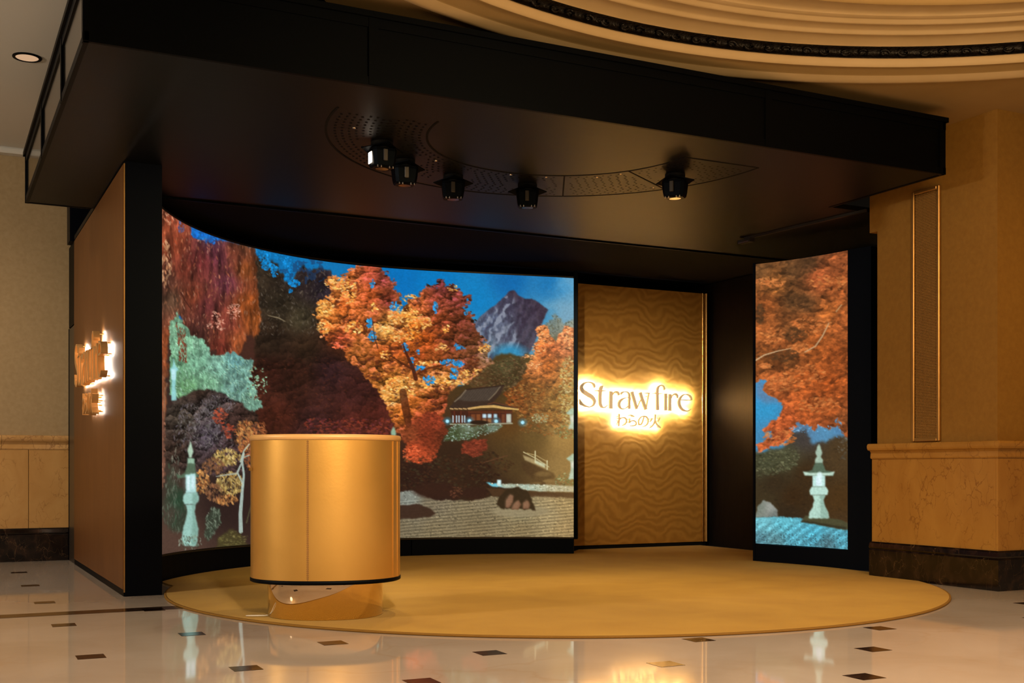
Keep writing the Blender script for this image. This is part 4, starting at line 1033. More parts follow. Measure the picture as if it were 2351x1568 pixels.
for x0, x1 in ((PC[0] + .94, PC[0] + 1.6),):
    MB().box(x0, x1, PC[1] - .012, PC[1], ZS - .0025, ZS + .004).obj('groove', M['deep'], cn)
SPOT_A = [151, 129, 104, 75, 20.5]
dots = MB()
for r in np.arange(.99, 1.58, .046):
    n = int(math.pi * r / .062)
    for k in range(n):
        a = math.pi * (k + (.5 if int(r * 100) % 2 else 0)) / n
        ad = math.degrees(a)
        if min(abs(ad - q) for q in (32, 62)) < 2.2 or ad < 3 or ad > 177: continue
        if min(math.hypot(r * math.cos(a) - 1.25 * math.cos(math.radians(q)), r * math.sin(a) - 1.25 * math.sin(math.radians(q))) for q in SPOT_A) < .17: continue
        if 95 < ad < 122 and r > 1.45: continue
        x, y = PC[0] + r * math.cos(a), PC[1] + r * math.sin(a)
        h6 = [(x + .010 * math.cos(t), y + .010 * math.sin(t)) for t in np.arange(6) * math.pi / 3]
        dots.add([(p[0], p[1], ZS - .002) for p in h6], [(5, 4, 3, 2, 1, 0)])
dots.obj('perforation', M['deep'], cn, 'rows of small punched holes', None, None, 'stuff')
sc_ = MB()
for ad, r in ((165, 1.42), (86, .99), (70, .99), (37, .99), (34, 1.5), (48, 1.02), (124, 1.05)):
    a = math.radians(ad); sc_ = MB()
    c0 = (PC[0] + r * math.cos(a), PC[1] + r * math.sin(a))
    sc_.loft([[(c0[0] + q * math.cos(t), c0[1] + q * math.sin(t), z) for t in np.arange(8) * math.pi / 4] for q, z in ((.012, ZS + .001), (.012, ZS - .003), (.006, ZS - .005))])
    sc_.obj('screw', M['steel'], cn)

# ---------------------------------------------------------------- lamps on the canopy
def spot_lamp(label):
    t = thing('ceiling_spotlight', (0, 0, 0), label, 'spotlight', 'black spotlights under the canopy')
    MB().loft([[(r * math.cos(k * math.pi / 8), r * math.sin(k * math.pi / 8), z) for k in range(16)] for r, z in ((.075, 0), (.075, -.022), (.062, -.026), (.058, -.05))]).obj('mount', M['deep'], t)
    # square baffle plate turned on its corner
    MB().loft([[(.150 * c, .11 * s_, z - .30 * .11 * s_) for c, s_ in ((1, 0), (0, 1), (-1, 0), (0, -1))] for z in (-.050, -.056)], 0, False).obj('baffle_plate', M['black'], t)
    hd = MB()
    def rr(hx, hy, z, c=.02): return [(sx * (hx - (c if q else 0)), sy * (hy - (0 if q else c)), z) for sx, sy, qs in ((1, -1, (1, 0)), (1, 1, (0, 1)), (-1, 1, (1, 0)), (-1, -1, (0, 1))) for q in qs]
    hd.loft([rr(.085, .07, -.05), rr(.086, .072, -.07), rr(.080, .068, -.13), rr(.074, .062, -.165), rr(.066, .054, -.176)], 0, False)
    hd.obj('lamp_head', M['black'], t)
    MB().box(-.02, .012, -.082, -.068, -.14, -.06, 0, .004).obj('strap', M['grey'], t)
    MB().loft([[(.045 * math.cos(k * math.pi / 8), .038 * math.sin(k * math.pi / 8), z) for k in range(16)] for z in (-.1762, -.179)]).obj('lens', M['gloss_black'], t)
    for x in (-.055, -.03, .03, .055):
        MB().loft([[(x + .005 * math.cos(k * math.pi / 3), -.062 + .005 * math.sin(k * math.pi / 3), z) for k in range(6)] for z in (-.17, -.182)]).obj('screw', M['steel'], t)
    return t


def copy_tree(o, parent=None):
    c = o.copy(); COL.objects.link(c); c.parent = parent
    for ch in [k for k in SC.objects if k.parent == o]: copy_tree(ch, c)
    return c


labels = ['black spotlight under the canopy nearest the left end, its side lit bright', 'second black spotlight from the left end of the lamp arc', 'middle black spotlight of the lamp arc, third from the left',
          'fourth black spotlight from the left, square on beside a plain plate', 'black spotlight standing alone at the right end of the lamp arc']
s0 = spot_lamp(labels[0])
spots = [s0] + [copy_tree(s0) for _ in range(4)]
AIM = [(1.9, 6.6, .6), (4.0, 9.4, 0), (3.9, 7.4, 0), (7.15, 11.2, 1.42), (5.9, 7.3, 0)]
for t, ad, lb, tz, aim, en in zip(spots, SPOT_A, labels, (.5, .35, .1, 0, -.45), AIM, (60, 140, 150, 560, 150)):
    a = math.radians(ad)
    t.location = (PC[0] + 1.25 * math.cos(a), PC[1] + 1.25 * math.sin(a), ZS)
    t.rotation_euler = (0, 0, -YAW + tz); t['label'] = lb
    p = Vector(t.location) + Vector((0, 0, -.21))
    lamp('spotlight_beam', 'SPOT', p, en, (1, .72, .40) if en != 560 else (1, .80, .55), aim, .04, 84 if en != 560 else 42, 1.0)
lit = MB().box(-.088, -.082, -.03, .03, -.15, -.075, 0, .003).obj('side_window', M['lens'], s0, 'bright lit window in the lamp side')
lit.matrix_parent_inverse = Matrix.Identity(4)

# track with a small sensor box at the right
tr = thing('track_rail', (7.02, 8.2, ZS), 'thin grey metal rail along the canopy edge above the narrow screen', 'rail')
a_, b_ = np.array([6.94, 8.9]), np.array([7.10, 7.47]); dd = (b_ - a_) / np.linalg.norm(b_ - a_); nn = np.array([-dd[1], dd[0]])
MB().prism([tuple(a_ - nn * .012), tuple(b_ - nn * .012), tuple(b_ + nn * .012), tuple(a_ + nn * .012)], ZS - .022, ZS).obj('rail', M['grey'], tr)
bx = MB(); c0 = np.array([6.945, 8.86])
bx.prism([tuple(c0 - dd * .11 - nn * .03), tuple(c0 + dd * .05 - nn * .03), tuple(c0 + dd * .05 + nn * .03), tuple(c0 - dd * .11 + nn * .03)], ZS - .055, ZS - .0225)
sb = thing('sensor_box', (6.945, 8.86, ZS - .055), 'small grey sensor box at the far end of the rail', 'sensor')
bx.obj('housing', M['grey'], sb)
MB().prism([tuple(c0 - dd * .10 - nn * .032), tuple(c0 + dd * .03 - nn * .032), tuple(c0 + dd * .03 - nn * .0295), tuple(c0 - dd * .10 - nn * .0295)], ZS - .053, ZS - .045).obj('trim_strip', M['steel'], sb)

# recessed downlight in the left ceiling
dl = thing('ceiling_downlight', (.66, 9.58, ZL), 'round recessed downlight in the pale ceiling at upper left', 'downlight')
def ringz(r, z, n=28): return [(.66 + r * math.cos(2 * math.pi * k / n), 9.58 + r * math.sin(2 * math.pi * k / n), z) for k in range(n)]
MB().loft([ringz(.105, ZL), ringz(.105, ZL - .008), ringz(.085, ZL - .010), ringz(.082, ZL - .001)], 0, False, True, False).obj('trim_ring', M['black'], dl)
MB().loft([ringz(.082, ZL - .006), ringz(.082, ZL - .001)], 0, False).obj('lens', M['lensdim'], dl)

# ---------------------------------------------------------------- display screens
def screen_mat(name, gain):
    m = bpy.data.materials.new(name); m.use_nodes = True
    nt = m.node_tree; b = nt.nodes['Principled BSDF']
    at = nt.nodes.new('ShaderNodeAttribute'); at.attribute_name = 'picture'
    b.inputs['Base Color'].default_value = (.01, .01, .01, 1); b.inputs['Roughness'].default_value = .6; b.inputs['Specular IOR Level'].default_value = .1
    m.cycles.emission_sampling = 'NONE'
    nt.links.new(at.outputs['Color'], b.inputs['Emission Color']); b.inputs['Emission Strength'].default_value = gain
    return m


def display(name, canvas, us, plan, ztop, zbot, rows, vtop, vbot, m, parent):
    """picture panel: a fine grid whose points carry the picture's colours"""
    n = len(us); t = np.linspace(0, 1, rows)
    P = np.zeros((rows, n, 3))
    P[..., 0] = plan[:, 0]; P[..., 1] = plan[:, 1]
    P[..., 2] = ztop[None] + (zbot - ztop)[None] * t[:, None]
    px = np.broadcast_to(us[None], (rows, n)) - canvas.x0
    py = vtop[None] + (vbot - vtop)[None] * t[:, None] - canvas.y0
    x = np.clip(px, 0, canvas.w - 1.01); y = np.clip(py, 0, canvas.h - 1.01)
    ix, iy = x.astype(int), y.astype(int); tx, ty = (x - ix)[..., None], (y - iy)[..., None]
    I = canvas.img
    c = (I[iy, ix] * (1 - tx) + I[iy, ix + 1] * tx) * (1 - ty) + (I[iy + 1, ix] * (1 - tx) + I[iy + 1, ix + 1] * tx) * ty
    c = np.where(c <= .04045, c / 12.92, ((c + .055) / 1.055) ** 2.4)
    idx = np.arange(rows * n).reshape(rows, n)
    F = np.stack([idx[:-1, :-1], idx[1:, :-1], idx[1:, 1:], idx[:-1, 1:]], -1).reshape(-1, 4)
    me = bpy.data.meshes.new(name)
    me.vertices.add(rows * n); me.vertices.foreach_set('co', P.reshape(-1).astype(np.float32))
    me.loops.add(F.size); me.loops.foreach_set('vertex_index', F.reshape(-1).astype(np.int32))
    me.polygons.add(len(F)); me.polygons.foreach_set('loop_start', np.arange(0, F.size, 4, dtype=np.int32))
    me.update()
    at = me.attributes.new('picture', 'FLOAT_COLOR', 'POINT')
    at.data.foreach_set('color', np.concatenate([c.reshape(-1, 3), np.ones((rows * n, 1))], 1).reshape(-1).astype(np.float32))
    me.materials.append(m)
    o = bpy.data.objects.new(name, me); COL.objects.link(o); child(o, parent)
    return o


CC = np.array([4.42, 8.1])
def arc_hit(u, r):
    d = ray(u); A = d @ d; B = -2 * d @ CC; C_ = CC @ CC - r * r
    return d * ((-B + math.sqrt(B * B - 4 * A * C_)) / (2 * A))


RS = 3.15
us = np.linspace(362, 1317, 590)
plan = np.array([arc_hit(u, RS) for u in us])
dep = plan @ FW
vt = np.interp(us, [369, 385, 400, 420, 440, 470, 500, 550, 600, 700, 760, 860, 1000, 1100, 1200, 1317], [465, 484, 497, 511, 522, 537, 549, 563, 574, 592, 601, 612, 624, 629, 633, 637])
vb = np.interp(us, [369, 420, 480, 575, 700, 920, 1100, 1317], [1276, 1265, 1257, 1249, 1242, 1235, 1233, 1232])
zt = np.polyval(np.polyfit(us, EYE + (HY - vt) * dep / FP, 3), us)
zb = np.polyval(np.polyfit(us, EYE + (HY - vb) * dep / FP, 2), us)
print('screen top', zt[[0, 200, 400, -1]], 'bottom', zb[[0, 200, 400, -1]])
cs = thing('curved_screen', (3.6, 11.2, 0), 'wide curved screen showing an autumn garden with orange maples, mountain and pavilion', 'screen')
garden = paint_garden()
display('display', garden, us, plan, zt, zb, 500, HY - (zt - EYE) / dep * FP, HY - (zb - EYE) / dep * FP, screen_mat('garden_picture', 1.0), cs)
ang = lambda p: math.atan2(p[1] - CC[1], p[0] - CC[0])
aL, aR = ang(plan[0]), ang(plan[-1])
def arc_path(r, a0, a1, n=60): return [(CC[0] + r * math.cos(a), CC[1] + r * math.sin(a)) for a in np.linspace(a0, a1, n)]
k60 = np.linspace(0, 589, 60).astype(int)
back = arc_path(RS + .012, aL, aR)
MB().wallpoly(back, zb[k60] - .02, zt[k60] + .02, .09).obj('casing', M['black'], cs)
MB().wallpoly(arc_path(RS - .006, aL, aR), zt[k60] + .002, zt[k60] + .018, .03).obj('top_bezel', M['grey'], cs)
MB().wallpoly(arc_path(RS - .006, aL, aR), zb[k60] - .016, zb[k60] - .001, .03).obj('bottom_bezel', M['grey'], cs)
ep = plan[-1]; er = (ep - CC) / RS; et = np.array([er[1], -er[0]])
q = [ep - er * .02 + et * .003, ep - er * .02 + et * .042, ep + er * .13 + et * .042, ep + er * .13 + et * .003]
MB().prism([tuple(p) for p in q], zb[-1] - .02, zt[-1] + .075).obj('end_post', M['black'], cs)
a3 = ang(arc_hit(945, RS))
for a0, a1 in ((aL, a3 + .001), (a3 - .001, aR)):
    kk = np.clip(np.interp(np.linspace(a0, a1, 30), [aR, aL], [589, 0]), 0, 589).astype(int)
    MB().wallpoly(arc_path(RS + .01 if a0 == aL else RS - .006, a0, a1, 30), 0, zb[kk] - .018, .1).obj('plinth', M['navy'], cs)

# narrow screen at the right
un = np.linspace(1735, 1947, 134)
rp = np.interp(un, [1735, 1947], [2.975, 3.045])
plan2 = np.array([arc_hit(u, r) for u, r in zip(un, rp)])
dep2 = plan2 @ FW
vt2 = np.interp(un, [1735, 1850, 1947], [607, 592, 575]); vb2 = np.interp(un, [1735, 1947], [1247, 1261])
zt2 = np.polyval(np.polyfit(un, EYE + (HY - vt2) * dep2 / FP, 1), un); zb2 = np.polyval(np.polyfit(un, EYE + (HY - vb2) * dep2 / FP, 1), un)
print('narrow top', zt2[[0, -1]], 'bottom', zb2[[0, -1]])
ns = thing('narrow_screen', (7.35, 8.55, 0), 'tall narrow screen showing orange maple branches above a stone lantern', 'screen')
maple = paint_maple()
display('display', maple, un, plan2, zt2, zb2, 420, HY - (zt2 - EYE) / dep2 * FP, HY - (zb2 - EYE) / dep2 * FP, screen_mat('maple_picture', 1.0), ns)
p0, p1 = plan2[0], plan2[-1]; d2 = (p1 - p0) / np.linalg.norm(p1 - p0); n2 = np.array([-d2[1], d2[0]])
full = [tuple(p) for p in plan2[::7]]
MB().wallpoly([(x + n2[0] * .012, y + n2[1] * .012) for x, y in full], .0, 2.915, .16).obj('casing', M['navy'], ns)
MB().prism([tuple(p0 - n2 * .004), tuple(p1 - n2 * .004), tuple(p1 + n2 * .02), tuple(p0 + n2 * .02)], 0, min(zb2) - .004).obj('plinth', M['navy'], ns)
e0 = p1 + d2 * .004; e1 = p1 + d2 * .245
MB().prism([tuple(e0 - n2 * .012), tuple(e1 - n2 * .012), tuple(e1 + n2 * .16), tuple(e0 + n2 * .16)], 0, 2.905).obj('side_post', M['navy'], ns)
e2 = p0 - d2 * .03
MB().prism([tuple(e2 - n2 * .006), tuple(p0 - d2 * .003 - n2 * .006), tuple(p0 - d2 * .003 + n2 * .16), tuple(e2 + n2 * .16)], 0, 2.93).obj('side_post', M['navy'], ns)

# ---------------------------------------------------------------- gold feature panel in the middle
YG = 11.27
pm = mat('gold_rippled_fabric', (.34, .165, .03), .5, .2, .5, None, None, .12)
pm.node_tree.nodes['Principled BSDF'].inputs['Coat Roughness'].default_value = .4
nt = pm.node_tree; b = nt.nodes['Principled BSDF']
tc = nt.nodes.new('ShaderNodeTexCoord'); mp = nt.nodes.new('ShaderNodeMapping'); mp.inputs['Location'].default_value = (-.23, 0, 0)
nt.links.new(tc.outputs['Object'], mp.inputs['Vector'])
nz = nt.nodes.new('ShaderNodeTexNoise'); nz.inputs['Scale'].default_value = 2.4; nz.inputs['Detail'].default_value = 3
nt.links.new(mp.outputs[0], nz.inputs['Vector'])
sx = nt.nodes.new('ShaderNodeSeparateXYZ'); nt.links.new(mp.outputs[0], sx.inputs[0])
pp = nt.nodes.new('ShaderNodeMath'); pp.operation = 'PINGPONG'; pp.inputs[1].default_value = .26
nt.links.new(sx.outputs[0], pp.inputs[0])
zz = nt.nodes.new('ShaderNodeMath'); zz.operation = 'MULTIPLY_ADD'; zz.inputs[1].default_value = -.30
nt.links.new(pp.outputs[0], zz.inputs[0]); nt.links.new(sx.outputs[2], zz.inputs[2])
z2 = nt.nodes.new('ShaderNodeMath'); z2.operation = 'MULTIPLY_ADD'; z2.inputs[1].default_value = .55
nt.links.new(nz.outputs['Fac'], z2.inputs[0]); nt.links.new(zz.outputs[0], z2.inputs[2])
ma = nt.nodes.new('ShaderNodeCombineXYZ'); nt.links.new(z2.outputs[0], ma.inputs[2])
wv = nt.nodes.new('ShaderNodeTexWave'); wv.bands_direction = 'Z'; wv.inputs['Scale'].default_value = 3.3; wv.inputs['Distortion'].default_value = .6; wv.inputs['Detail'].default_value = 1.5
nt.links.new(ma.outputs[0], wv.inputs['Vector'])
rp_ = nt.nodes.new('ShaderNodeValToRGB')
rp_.color_ramp.elements[0].color = (.39, .185, .030, 1); rp_.color_ramp.elements[1].color = (.49, .245, .045, 1)
nt.links.new(wv.outputs['Fac'], rp_.inputs[0]); nt.links.new(rp_.outputs[0], b.inputs['Base Color'])
bm = nt.nodes.new('ShaderNodeBump'); bm.inputs['Strength'].default_value = .10; bm.inputs['Distance'].default_value = .012
nt.links.new(wv.outputs['Fac'], bm.inputs['Height']); nt.links.new(bm.outputs[0], b.inputs['Normal'])
xr = on_y(1622, 900, YG)[0]
gp = thing('gold_feature_panel', (7.2, YG, 0), 'tall gold rippled wall panel between the two screens', 'wall panel')
MB().box(6.15, xr - .005, YG, YG + .05, .055, 2.985).obj('board', pm, gp)
MB().box(6.15, xr - .005, YG + .012, YG + .06, 0, .053).obj('toe_strip', M['deep'], gp)
x1_ = on_y(1610, 900, YG)[0]
MB().tube([(x1_ + .012, YG - .012, .055), (x1_ + .012, YG - .012, 2.985)], .012, 12).obj('edge_trim', M['brass'], gp, 'bright brass edge trim')
MB().tube([(xr - .014, YG - .016, .055), (xr - .014, YG - .016, 2.985)], .014, 12).obj('edge_trim', M['brass_sat'], gp, 'bright brass edge trim')

# ---------------------------------------------------------------- sign wall at the left
XS = 1.235
YN = on_x(283, 1372, XS)[0]
XSR = 1.505
sw_ = thing('sign_wall', (1.37, 10.2, 0), 'tall freestanding brown sign wall with black end, left of the curved screen', 'wall panel')
MB().box(XS + .012, XSR, YN, 11.9, 0, ZS).obj('core', M['end_black'], sw_, 'glossy black end face')
MB().box(XS, XS + .012, YN + .012, 11.86, .05, ZS - .02).obj('cladding', M['copper'], sw_, 'brown satin cladding')
MB().box(XS + .004, XS + .0115, YN, YN + .011, .03, ZS - .015).obj('edge_trim', M['brass_sat'], sw_)
MB().box(XS + .004, XS + .012, YN + .012, 11.86, 0, .05).obj('kick_strip', M['black'], sw_)
dz = on_x(155, 757, XS)[1]
MB().box(XS - .03, 1.5, 11.95, 12.2, ZS, ZL - .01).obj('rear_riser', M['end_black'], sw_)
MB().box(XS + .004, XSR, 11.905, 12.36, dz, ZS - .005).obj('rear_box', M['black'], sw_)
MB().box(XS + .006, XSR, 11.905, 12.355, 0, dz - .012).obj('rear_shade_sheet', M['wall_shade'], sw_)  # dark sheet in place of the shaded wall behind the sign wall
MB().box(XS + .001, XS + .03, 12.356, 12.372, 0, dz - .004).obj('rear_post', M['black'], sw_)

# ---------------------------------------------------------------- halo-lit lettering
GLYPH = {
 'S': [[(456, 345, 20), (446, 305, 34), (420, 275, 22), (385, 261, 15), (335, 260, 16), (280, 285, 30), (248, 330, 46), (262, 390, 58), (330, 443, 60), (410, 492, 58), (452, 550, 46), (442, 612, 30), (385, 650, 16), (320, 640, 24), (265, 612, 34), (240, 595, 50), (226, 560, 26), (218, 528, 8)]],
 't': [[(590, 312, 8), (560, 345, 50), (545, 400, 48), (540, 500, 48), (543, 590, 46), (560, 635, 36), (590, 658, 18), (625, 655, 14), (662, 618, 6)], [(455, 391, 10), (540, 394, 18), (632, 399, 8)]],
 'r': [[(716, 402, 50), (714, 540, 50), (712, 678, 52)], [(735, 470, 10), (765, 425, 16), (800, 412, 26), (830, 430, 34), (840, 470, 26)]],
 'a': [[(872, 452, 22), (890, 425, 26), (930, 411, 15), (975, 415, 18), (1002, 450, 32), (1008, 520, 36), (1006, 600, 36), (1006, 682, 40)], [(1000, 500, 10), (940, 508, 16), (880, 540, 30), (845, 590, 40), (848, 640, 38), (880, 676, 20), (930, 680, 13), (975, 650, 12), (1000, 620, 8)]],
 'w': [[(1046, 410, 48), (1085, 545, 46), (1125, 684, 40)], [(1125, 680, 14), (1160, 600, 13), (1192, 535, 12)], [(1178, 424, 46), (1222, 560, 48), (1270, 692, 44)], [(1266, 690, 16), (1295, 560, 14), (1318, 432, 15)], [(1265, 432, 8), (1305, 431, 14), (1340, 432, 8)]],
 'f': [[(1455, 702, 48), (1453, 560, 44), (1452, 420, 40), (1462, 350, 34), (1490, 316, 20), (1525, 309, 16), (1552, 328, 24), (1562, 360, 26), (1556, 385, 10)], [(1385, 437, 8), (1450, 440, 15), (1540, 443, 10)]],
 'i': [[(1585, 438, 46), (1584, 570, 46), (1584, 708, 48)]],
 'r2': [[(1652, 448, 46), (1650, 570, 46), (1648, 712, 50)], [(1672, 512, 10), (1700, 462, 16), (1735, 447, 26), (1765, 468, 34), (1772, 515, 24)]],
 'e': [[(1800, 541, 10), (1900, 543, 17), (1998, 546, 10)], [(1996, 548, 20), (1984, 500, 32), (1950, 464, 24), (1905, 453, 15), (1855, 468, 22), (1812, 520, 38), (1796, 590, 46), (1820, 660, 42), (1865, 700, 30), (1920, 717, 18), (1965, 702, 14), (1988, 680, 8)]],
 'wa': [[(846, 762, 14), (844, 860, 15), (840, 956, 13)], [(820, 832, 8), (845, 828, 14), (862, 826, 10), (840, 866, 12), (816, 902, 10)], [(826, 892, 8), (862, 842, 12), (910, 820, 14), (950, 838, 15), (962, 880, 15), (940, 925, 14), (898, 945, 8)]],
 'ra': [[(1018, 782, 12), (1050, 790, 18), (1088, 806, 10)], [(1018, 832, 10), (1012, 868, 14), (1004, 908, 12)], [(1006, 906, 10), (1042, 876, 13), (1085, 872, 15), (1116, 898, 15), (1112, 930, 15), (1075, 950, 13), (1020, 950, 8)]],
 'no': [[(1238, 806, 10), (1226, 860, 14), (1204, 915, 14), (1178, 934, 13), (1156, 908, 14), (1158, 860, 14), (1190, 815, 13), (1240, 798, 14), (1284, 815, 15), (1306, 860, 15), (1298, 912, 15), (1264, 950, 12), (1222, 966, 7)]],
 'hi': [[(1368, 828, 10), (1354, 860, 15), (1338, 890, 8)], [(1492, 818, 10), (1478, 850, 17), (1458, 890, 10)], [(1420, 770, 16), (1417, 840, 16), (1404, 900, 15), (1375, 950, 13), (1328, 986, 7)], [(1418, 862, 8), (1440, 920, 14), (1470, 955, 20), (1506, 982, 12)]],
}
def spline(p, k=5):
    p = np.array(p, float)
    if len(p) < 3: return p
    e = np.vstack([2 * p[0] - p[1], p, 2 * p[-1] - p[-2]]); out = []
    for i in range(1, len(e) - 2):
        for t in np.arange(k) / k:
            a, b_, c, d = e[i - 1], e[i], e[i + 1], e[i + 2]
            out.append(.5 * ((2 * b_) + (c - a) * t + (2 * a - 5 * b_ + 4 * c - d) * t * t + (3 * b_ - a - 3 * c + d) * t ** 3))
    out.append(e[-2]); return np.array(out)


YLET = 11.207
def sign_local():
    """letters as ribbons (s to the right, t up) in metres, taken from the middle sign"""
    res = {}
    for g, strokes in GLYPH.items():
        L = []
        for st in strokes:
            q = spline(st)
            P = np.array([on_y(1300 + x / 6.915, 840 + y / 6.915, YLET) for x, y, _ in q])
            px = np.linalg.norm(np.array(on_y(1461, 940, YLET)) - np.array(on_y(1461, 941, YLET))) / 6.915
            W = np.maximum(q[:, 2] * (1.25 if g in ('wa', 'ra', 'no', 'hi') else 1.08), 8) * px
            T = np.gradient(P, axis=0); T /= np.linalg.norm(T, axis=1)[:, None] + 1e-9
            N = np.c_[-T[:, 1], T[:, 0]]
            # a stroke of constant picture width is wider along X than along Z
            Nn = N * np.array([1.06, 1.0])
            L.append((P + Nn * W[:, None] / 2, P - Nn * W[:, None] / 2))
        res[g] = L
    return res


def letter_mesh(ribs, place, depth):
    """ribbons -> solid letter; place(s, t, d) gives the world point d metres behind the face"""
    mb = MB()
    for A, B in ribs:
        n = len(A)
        v = [place(*p, 0) for p in A] + [place(*p, 0) for p in B] + [place(*p, depth) for p in A] + [place(*p, depth) for p in B]
        f0 = []; f1 = []; sd = []
        for i in range(n - 1):
            f0.append((i, i + 1, n + i + 1, n + i)); f1.append((2 * n + i + 1, 2 * n + i, 3 * n + i, 3 * n + i + 1))
            sd.append((2 * n + i, 2 * n + i + 1, i + 1, i)); sd.append((n + i, n + i + 1, 3 * n + i + 1, 3 * n + i))
        sd += [(0, n, 3 * n, 2 * n), (n - 1, 3 * n - 1, 4 * n - 1, 2 * n - 1)]
        mb.add(v, f0, 0); mb.add(v, f1, 1); mb.add(v, sd, 0)
    return mb


LOC = sign_local()
def build_sign(name, label, place, depth, pin, base, led):
    t = thing(name, base, label, 'sign')
    for g, ribs in LOC.items():
        o = letter_mesh(ribs, place, depth).obj('letter', [M['letter'] if led is M['halo'] else M['letter_l'], led], t)
        pn = MB()
        for A, B in ribs:
            for k in (len(A) // 4, (3 * len(A)) // 4):
                c = (A[k] + B[k]) / 2
                p_, q_ = Vector(place(*c, depth)), Vector(place(*c, depth + pin))
                pn.tube([p_, q_], .005, 5)
        child(pn.obj('standoff_pins', M['brass'], None, None, None, None, 'stuff'), o)
    return t


build_sign('halo_lit_sign', 'halo lit gilded lettering in two lines on the gold panel between the screens', lambda s_, t_, d: (s_, YLET + d, t_), .018, YG - YLET - .018, (7.17, YLET, 1.2), M['halo'])
# the same sign on the left wall, reading from far to near
SL = np.vstack([np.vstack([a, b_]) for L in LOC.values() for a, b_ in L])
smin, smax = SL[:, 0].min(), SL[:, 0].max()
XLF = XS - .082
yS, yE = on_x(170.5, 850, XLF)[0], on_x(232, 850, XLF)[0]
ks = (yS - yE) / (smax - smin)
eS = LOC['S'][0][0]
_, zmid = on_x(205, 859, XLF)
tm = (SL[:, 1].min() + SL[:, 1].max()) / 2
print('left sign', yS, yE, 'scale', ks, 'zmid', zmid, 'centre t', tm)
build_sign('halo_lit_sign', 'halo lit gilded lettering seen edge on along the brown sign wall', lambda s_, t_, d: (XLF + d, yS - (s_ - smin) * ks, zmid + (t_ - tm) * ks * 1.10), .050, XS - XLF - .050, (XLF, (yS + yE) / 2, zmid), M['halo_l'])

# ---------------------------------------------------------------- reception counter
KC = np.array([2.216, 7.025]); KA = math.radians(-21)
def oval(hw, hd, n=72, e=2.25):
    out = []
    for k in range(n):
        a = 2 * math.pi * k / n
        x = hw * math.copysign(abs(math.cos(a)) ** (2 / e), math.cos(a)); y = hd * math.copysign(abs(math.sin(a)) ** (2 / e), math.sin(a))
        out.append((KC[0] + x * math.cos(KA) - y * math.sin(KA), KC[1] + x * math.sin(KA) + y * math.cos(KA)))
    return out
def stack(prof, n=72):
    """(half width, half depth, z) rings"""
    return [[(x, y, z) for x, y in oval(hw, hd, n)] for hw, hd, z in prof]
HW, HD = .461, .40
ct = thing('reception_counter', (KC[0], KC[1], .013), 'oval gold leather reception counter on a mirrored brass foot', 'counter')
MB().loft(stack([(.352, .366, .0135), (.356, .37, .016), (.356, .37, .236)])).obj('foot', M['mirror'], ct, 'mirror polished brass foot')
MB().loft(stack([(HW - .004, HD - .004, .226), (HW + .004, HD + .004, .230), (HW + .004, HD + .004, .247), (HW - .002, HD - .002, .251)])).obj('bottom_band', M['black'], ct, 'thin black band')
MB().loft(stack([(HW, HD, .2515), (HW, HD, 1.088)])).obj('body', M['leather'], ct, 'gold leather drum')
MB().loft(stack([(HW - .002, HD - .002, 1.0885), (HW + .004, HD + .004, 1.092), (HW + .006, HD + .006, 1.106), (HW + .004, HD + .004, 1.119), (HW - .002, HD - .002, 1.1225)])).obj('top', M['rim'], ct, 'pale gold leather top')
# seams: find the outline point seen at a picture column
def ov_at(u, hw, hd):
    best = None
    for p in oval(hw, hd, 720):
        d_ = np.array(p) @ FW; uu = CX + FP * (np.array(p) @ RT) / d_
        if abs(uu - u) < 1.5 and (best is None or d_ < best[0]): best = (d_, p)
    return np.array(best[1])
pS = ov_at(706, HW, HD); nS = (pS - KC) / np.linalg.norm(pS - KC); tS = np.array([-nS[1], nS[0]])
MB().prism([tuple(pS - tS * .0014 - nS * .004), tuple(pS + tS * .0014 - nS * .004), tuple(pS + tS * .0014 + nS * .0008), tuple(pS - tS * .0014 + nS * .0008)], .252, 1.087).obj('seam', M['stitch'], ct, 'stitched vertical seam')
sm = MB()
for z in np.arange(.262, 1.08, .011):
    for sd in (-.0045, .0045):
        c = pS + tS * sd + nS * .0006
        sm.prism([tuple(c - tS * .0016 - nS * .002), tuple(c + tS * .0016 - nS * .002), tuple(c + tS * .0016 + nS * .0012), tuple(c - tS * .0016 + nS * .0012)], z, z + .006)
sm.obj('stitching', M['stitch'], ct, None, None, None, 'stuff')
for u_ in (904, 914):
    try:
        pS = ov_at(u_, HW, HD); nS = (pS - KC) / np.linalg.norm(pS - KC); tS = np.array([-nS[1], nS[0]])
        MB().prism([tuple(pS - tS * .006 - nS * .005), tuple(pS + tS * .006 - nS * .005), tuple(pS + tS * .006 + nS * .004), tuple(pS - tS * .006 + nS * .004)], .252, 1.087).obj('edge_strip', M['leather'], ct)
    except TypeError: pass
pk = ov_at(578, HW, HD); nk = (pk - KC) / np.linalg.norm(pk - KC); tk = np.array([-nk[1], nk[0]])
zk = EYE - 2 * 7.3 / FP
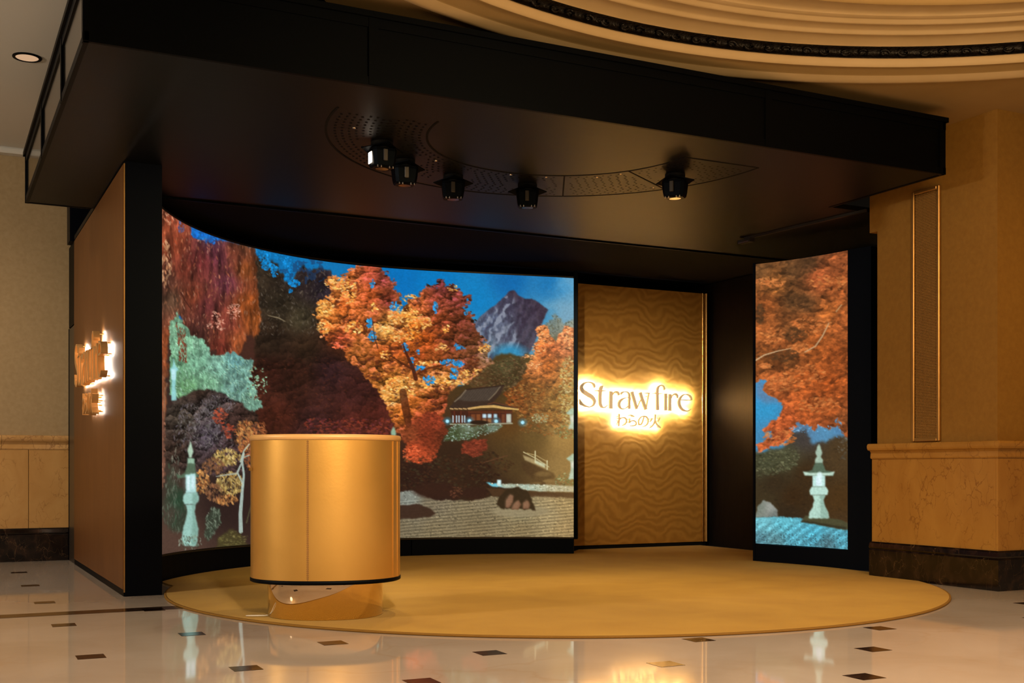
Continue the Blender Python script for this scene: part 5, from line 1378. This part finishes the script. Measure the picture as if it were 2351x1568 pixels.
kb = [pk + nk * .002 - tk * .01, pk + nk * .022 - tk * .01, pk + nk * .022 + tk * .01, pk + nk * .002 + tk * .01]
MB().prism([tuple(p) for p in kb][::-1] if np.cross(kb[1] - kb[0], kb[2] - kb[1]) < 0 else [tuple(p) for p in kb], zk - .009, zk + .009).obj('knob', M['brass'], ct)

# loop of cable by the counter's foot
cb = MB()
path = []
for t in np.linspace(0, 4 * math.pi, 60):
    path.append((1.785 + (.055 + .004 * t / 6) * math.cos(t + .5), 7.05 + (.030 + .002 * t / 6) * math.sin(t + .5) - .025 * math.cos(t), .0165 + .0003 * t))
cb.tube(path, .0026, 5)
cb.obj('power_cable', M['white'], None, 'small loop of pale cable on the carpet edge by the counter foot', 'cable')

# ---------------------------------------------------------------- speaker grille on the pier
yg0, yg1 = on_x(2161, 800, XP)[0], on_x(2097, 800, XP)[0]
zg0, zg1 = 1.135, 3.17
gr = thing('wall_grille', (XP, (yg0 + yg1) / 2, zg0), 'tall narrow brass framed mesh grille on the amber lit pier', 'grille')
MB().box(XP - .004, XP - .0005, yg0 + .01, yg1 - .01, zg0 + .01, zg1 - .01).obj('backing', M['deep'], gr)
for nm, y0, y1, z0, z1 in (('frame_bar', yg0, yg0 + .028, zg0, zg1), ('frame_bar', yg1 - .028, yg1, zg0, zg1), ('frame_bar', yg0 + .0285, yg1 - .0285, zg0, zg0 + .028), ('frame_bar', yg0 + .0285, yg1 - .0285, zg1 - .028, zg1)):
    MB().box(XP - .026, XP - .0005, y0, y1, z0, z1, 0, .006).obj(nm, M['brass_sat'], gr)
ms = MB()
for k in range(1, 17):
    y = yg0 + .028 + (yg1 - yg0 - .056) * k / 17; ms.box(XP - .0105, XP - .0065, y - .0022, y + .0022, zg0 + .02, zg1 - .02)
nz_ = int((zg1 - zg0 - .05) / .0125)
for k in range(nz_):
    z = zg0 + .028 + .0125 * k; ms.box(XP - .0125, XP - .0085, yg0 + .028, yg1 - .028, z, z + .0045)
ms.obj('mesh', M['grille'], gr, 'fine woven bronze mesh', None, None, 'stuff')
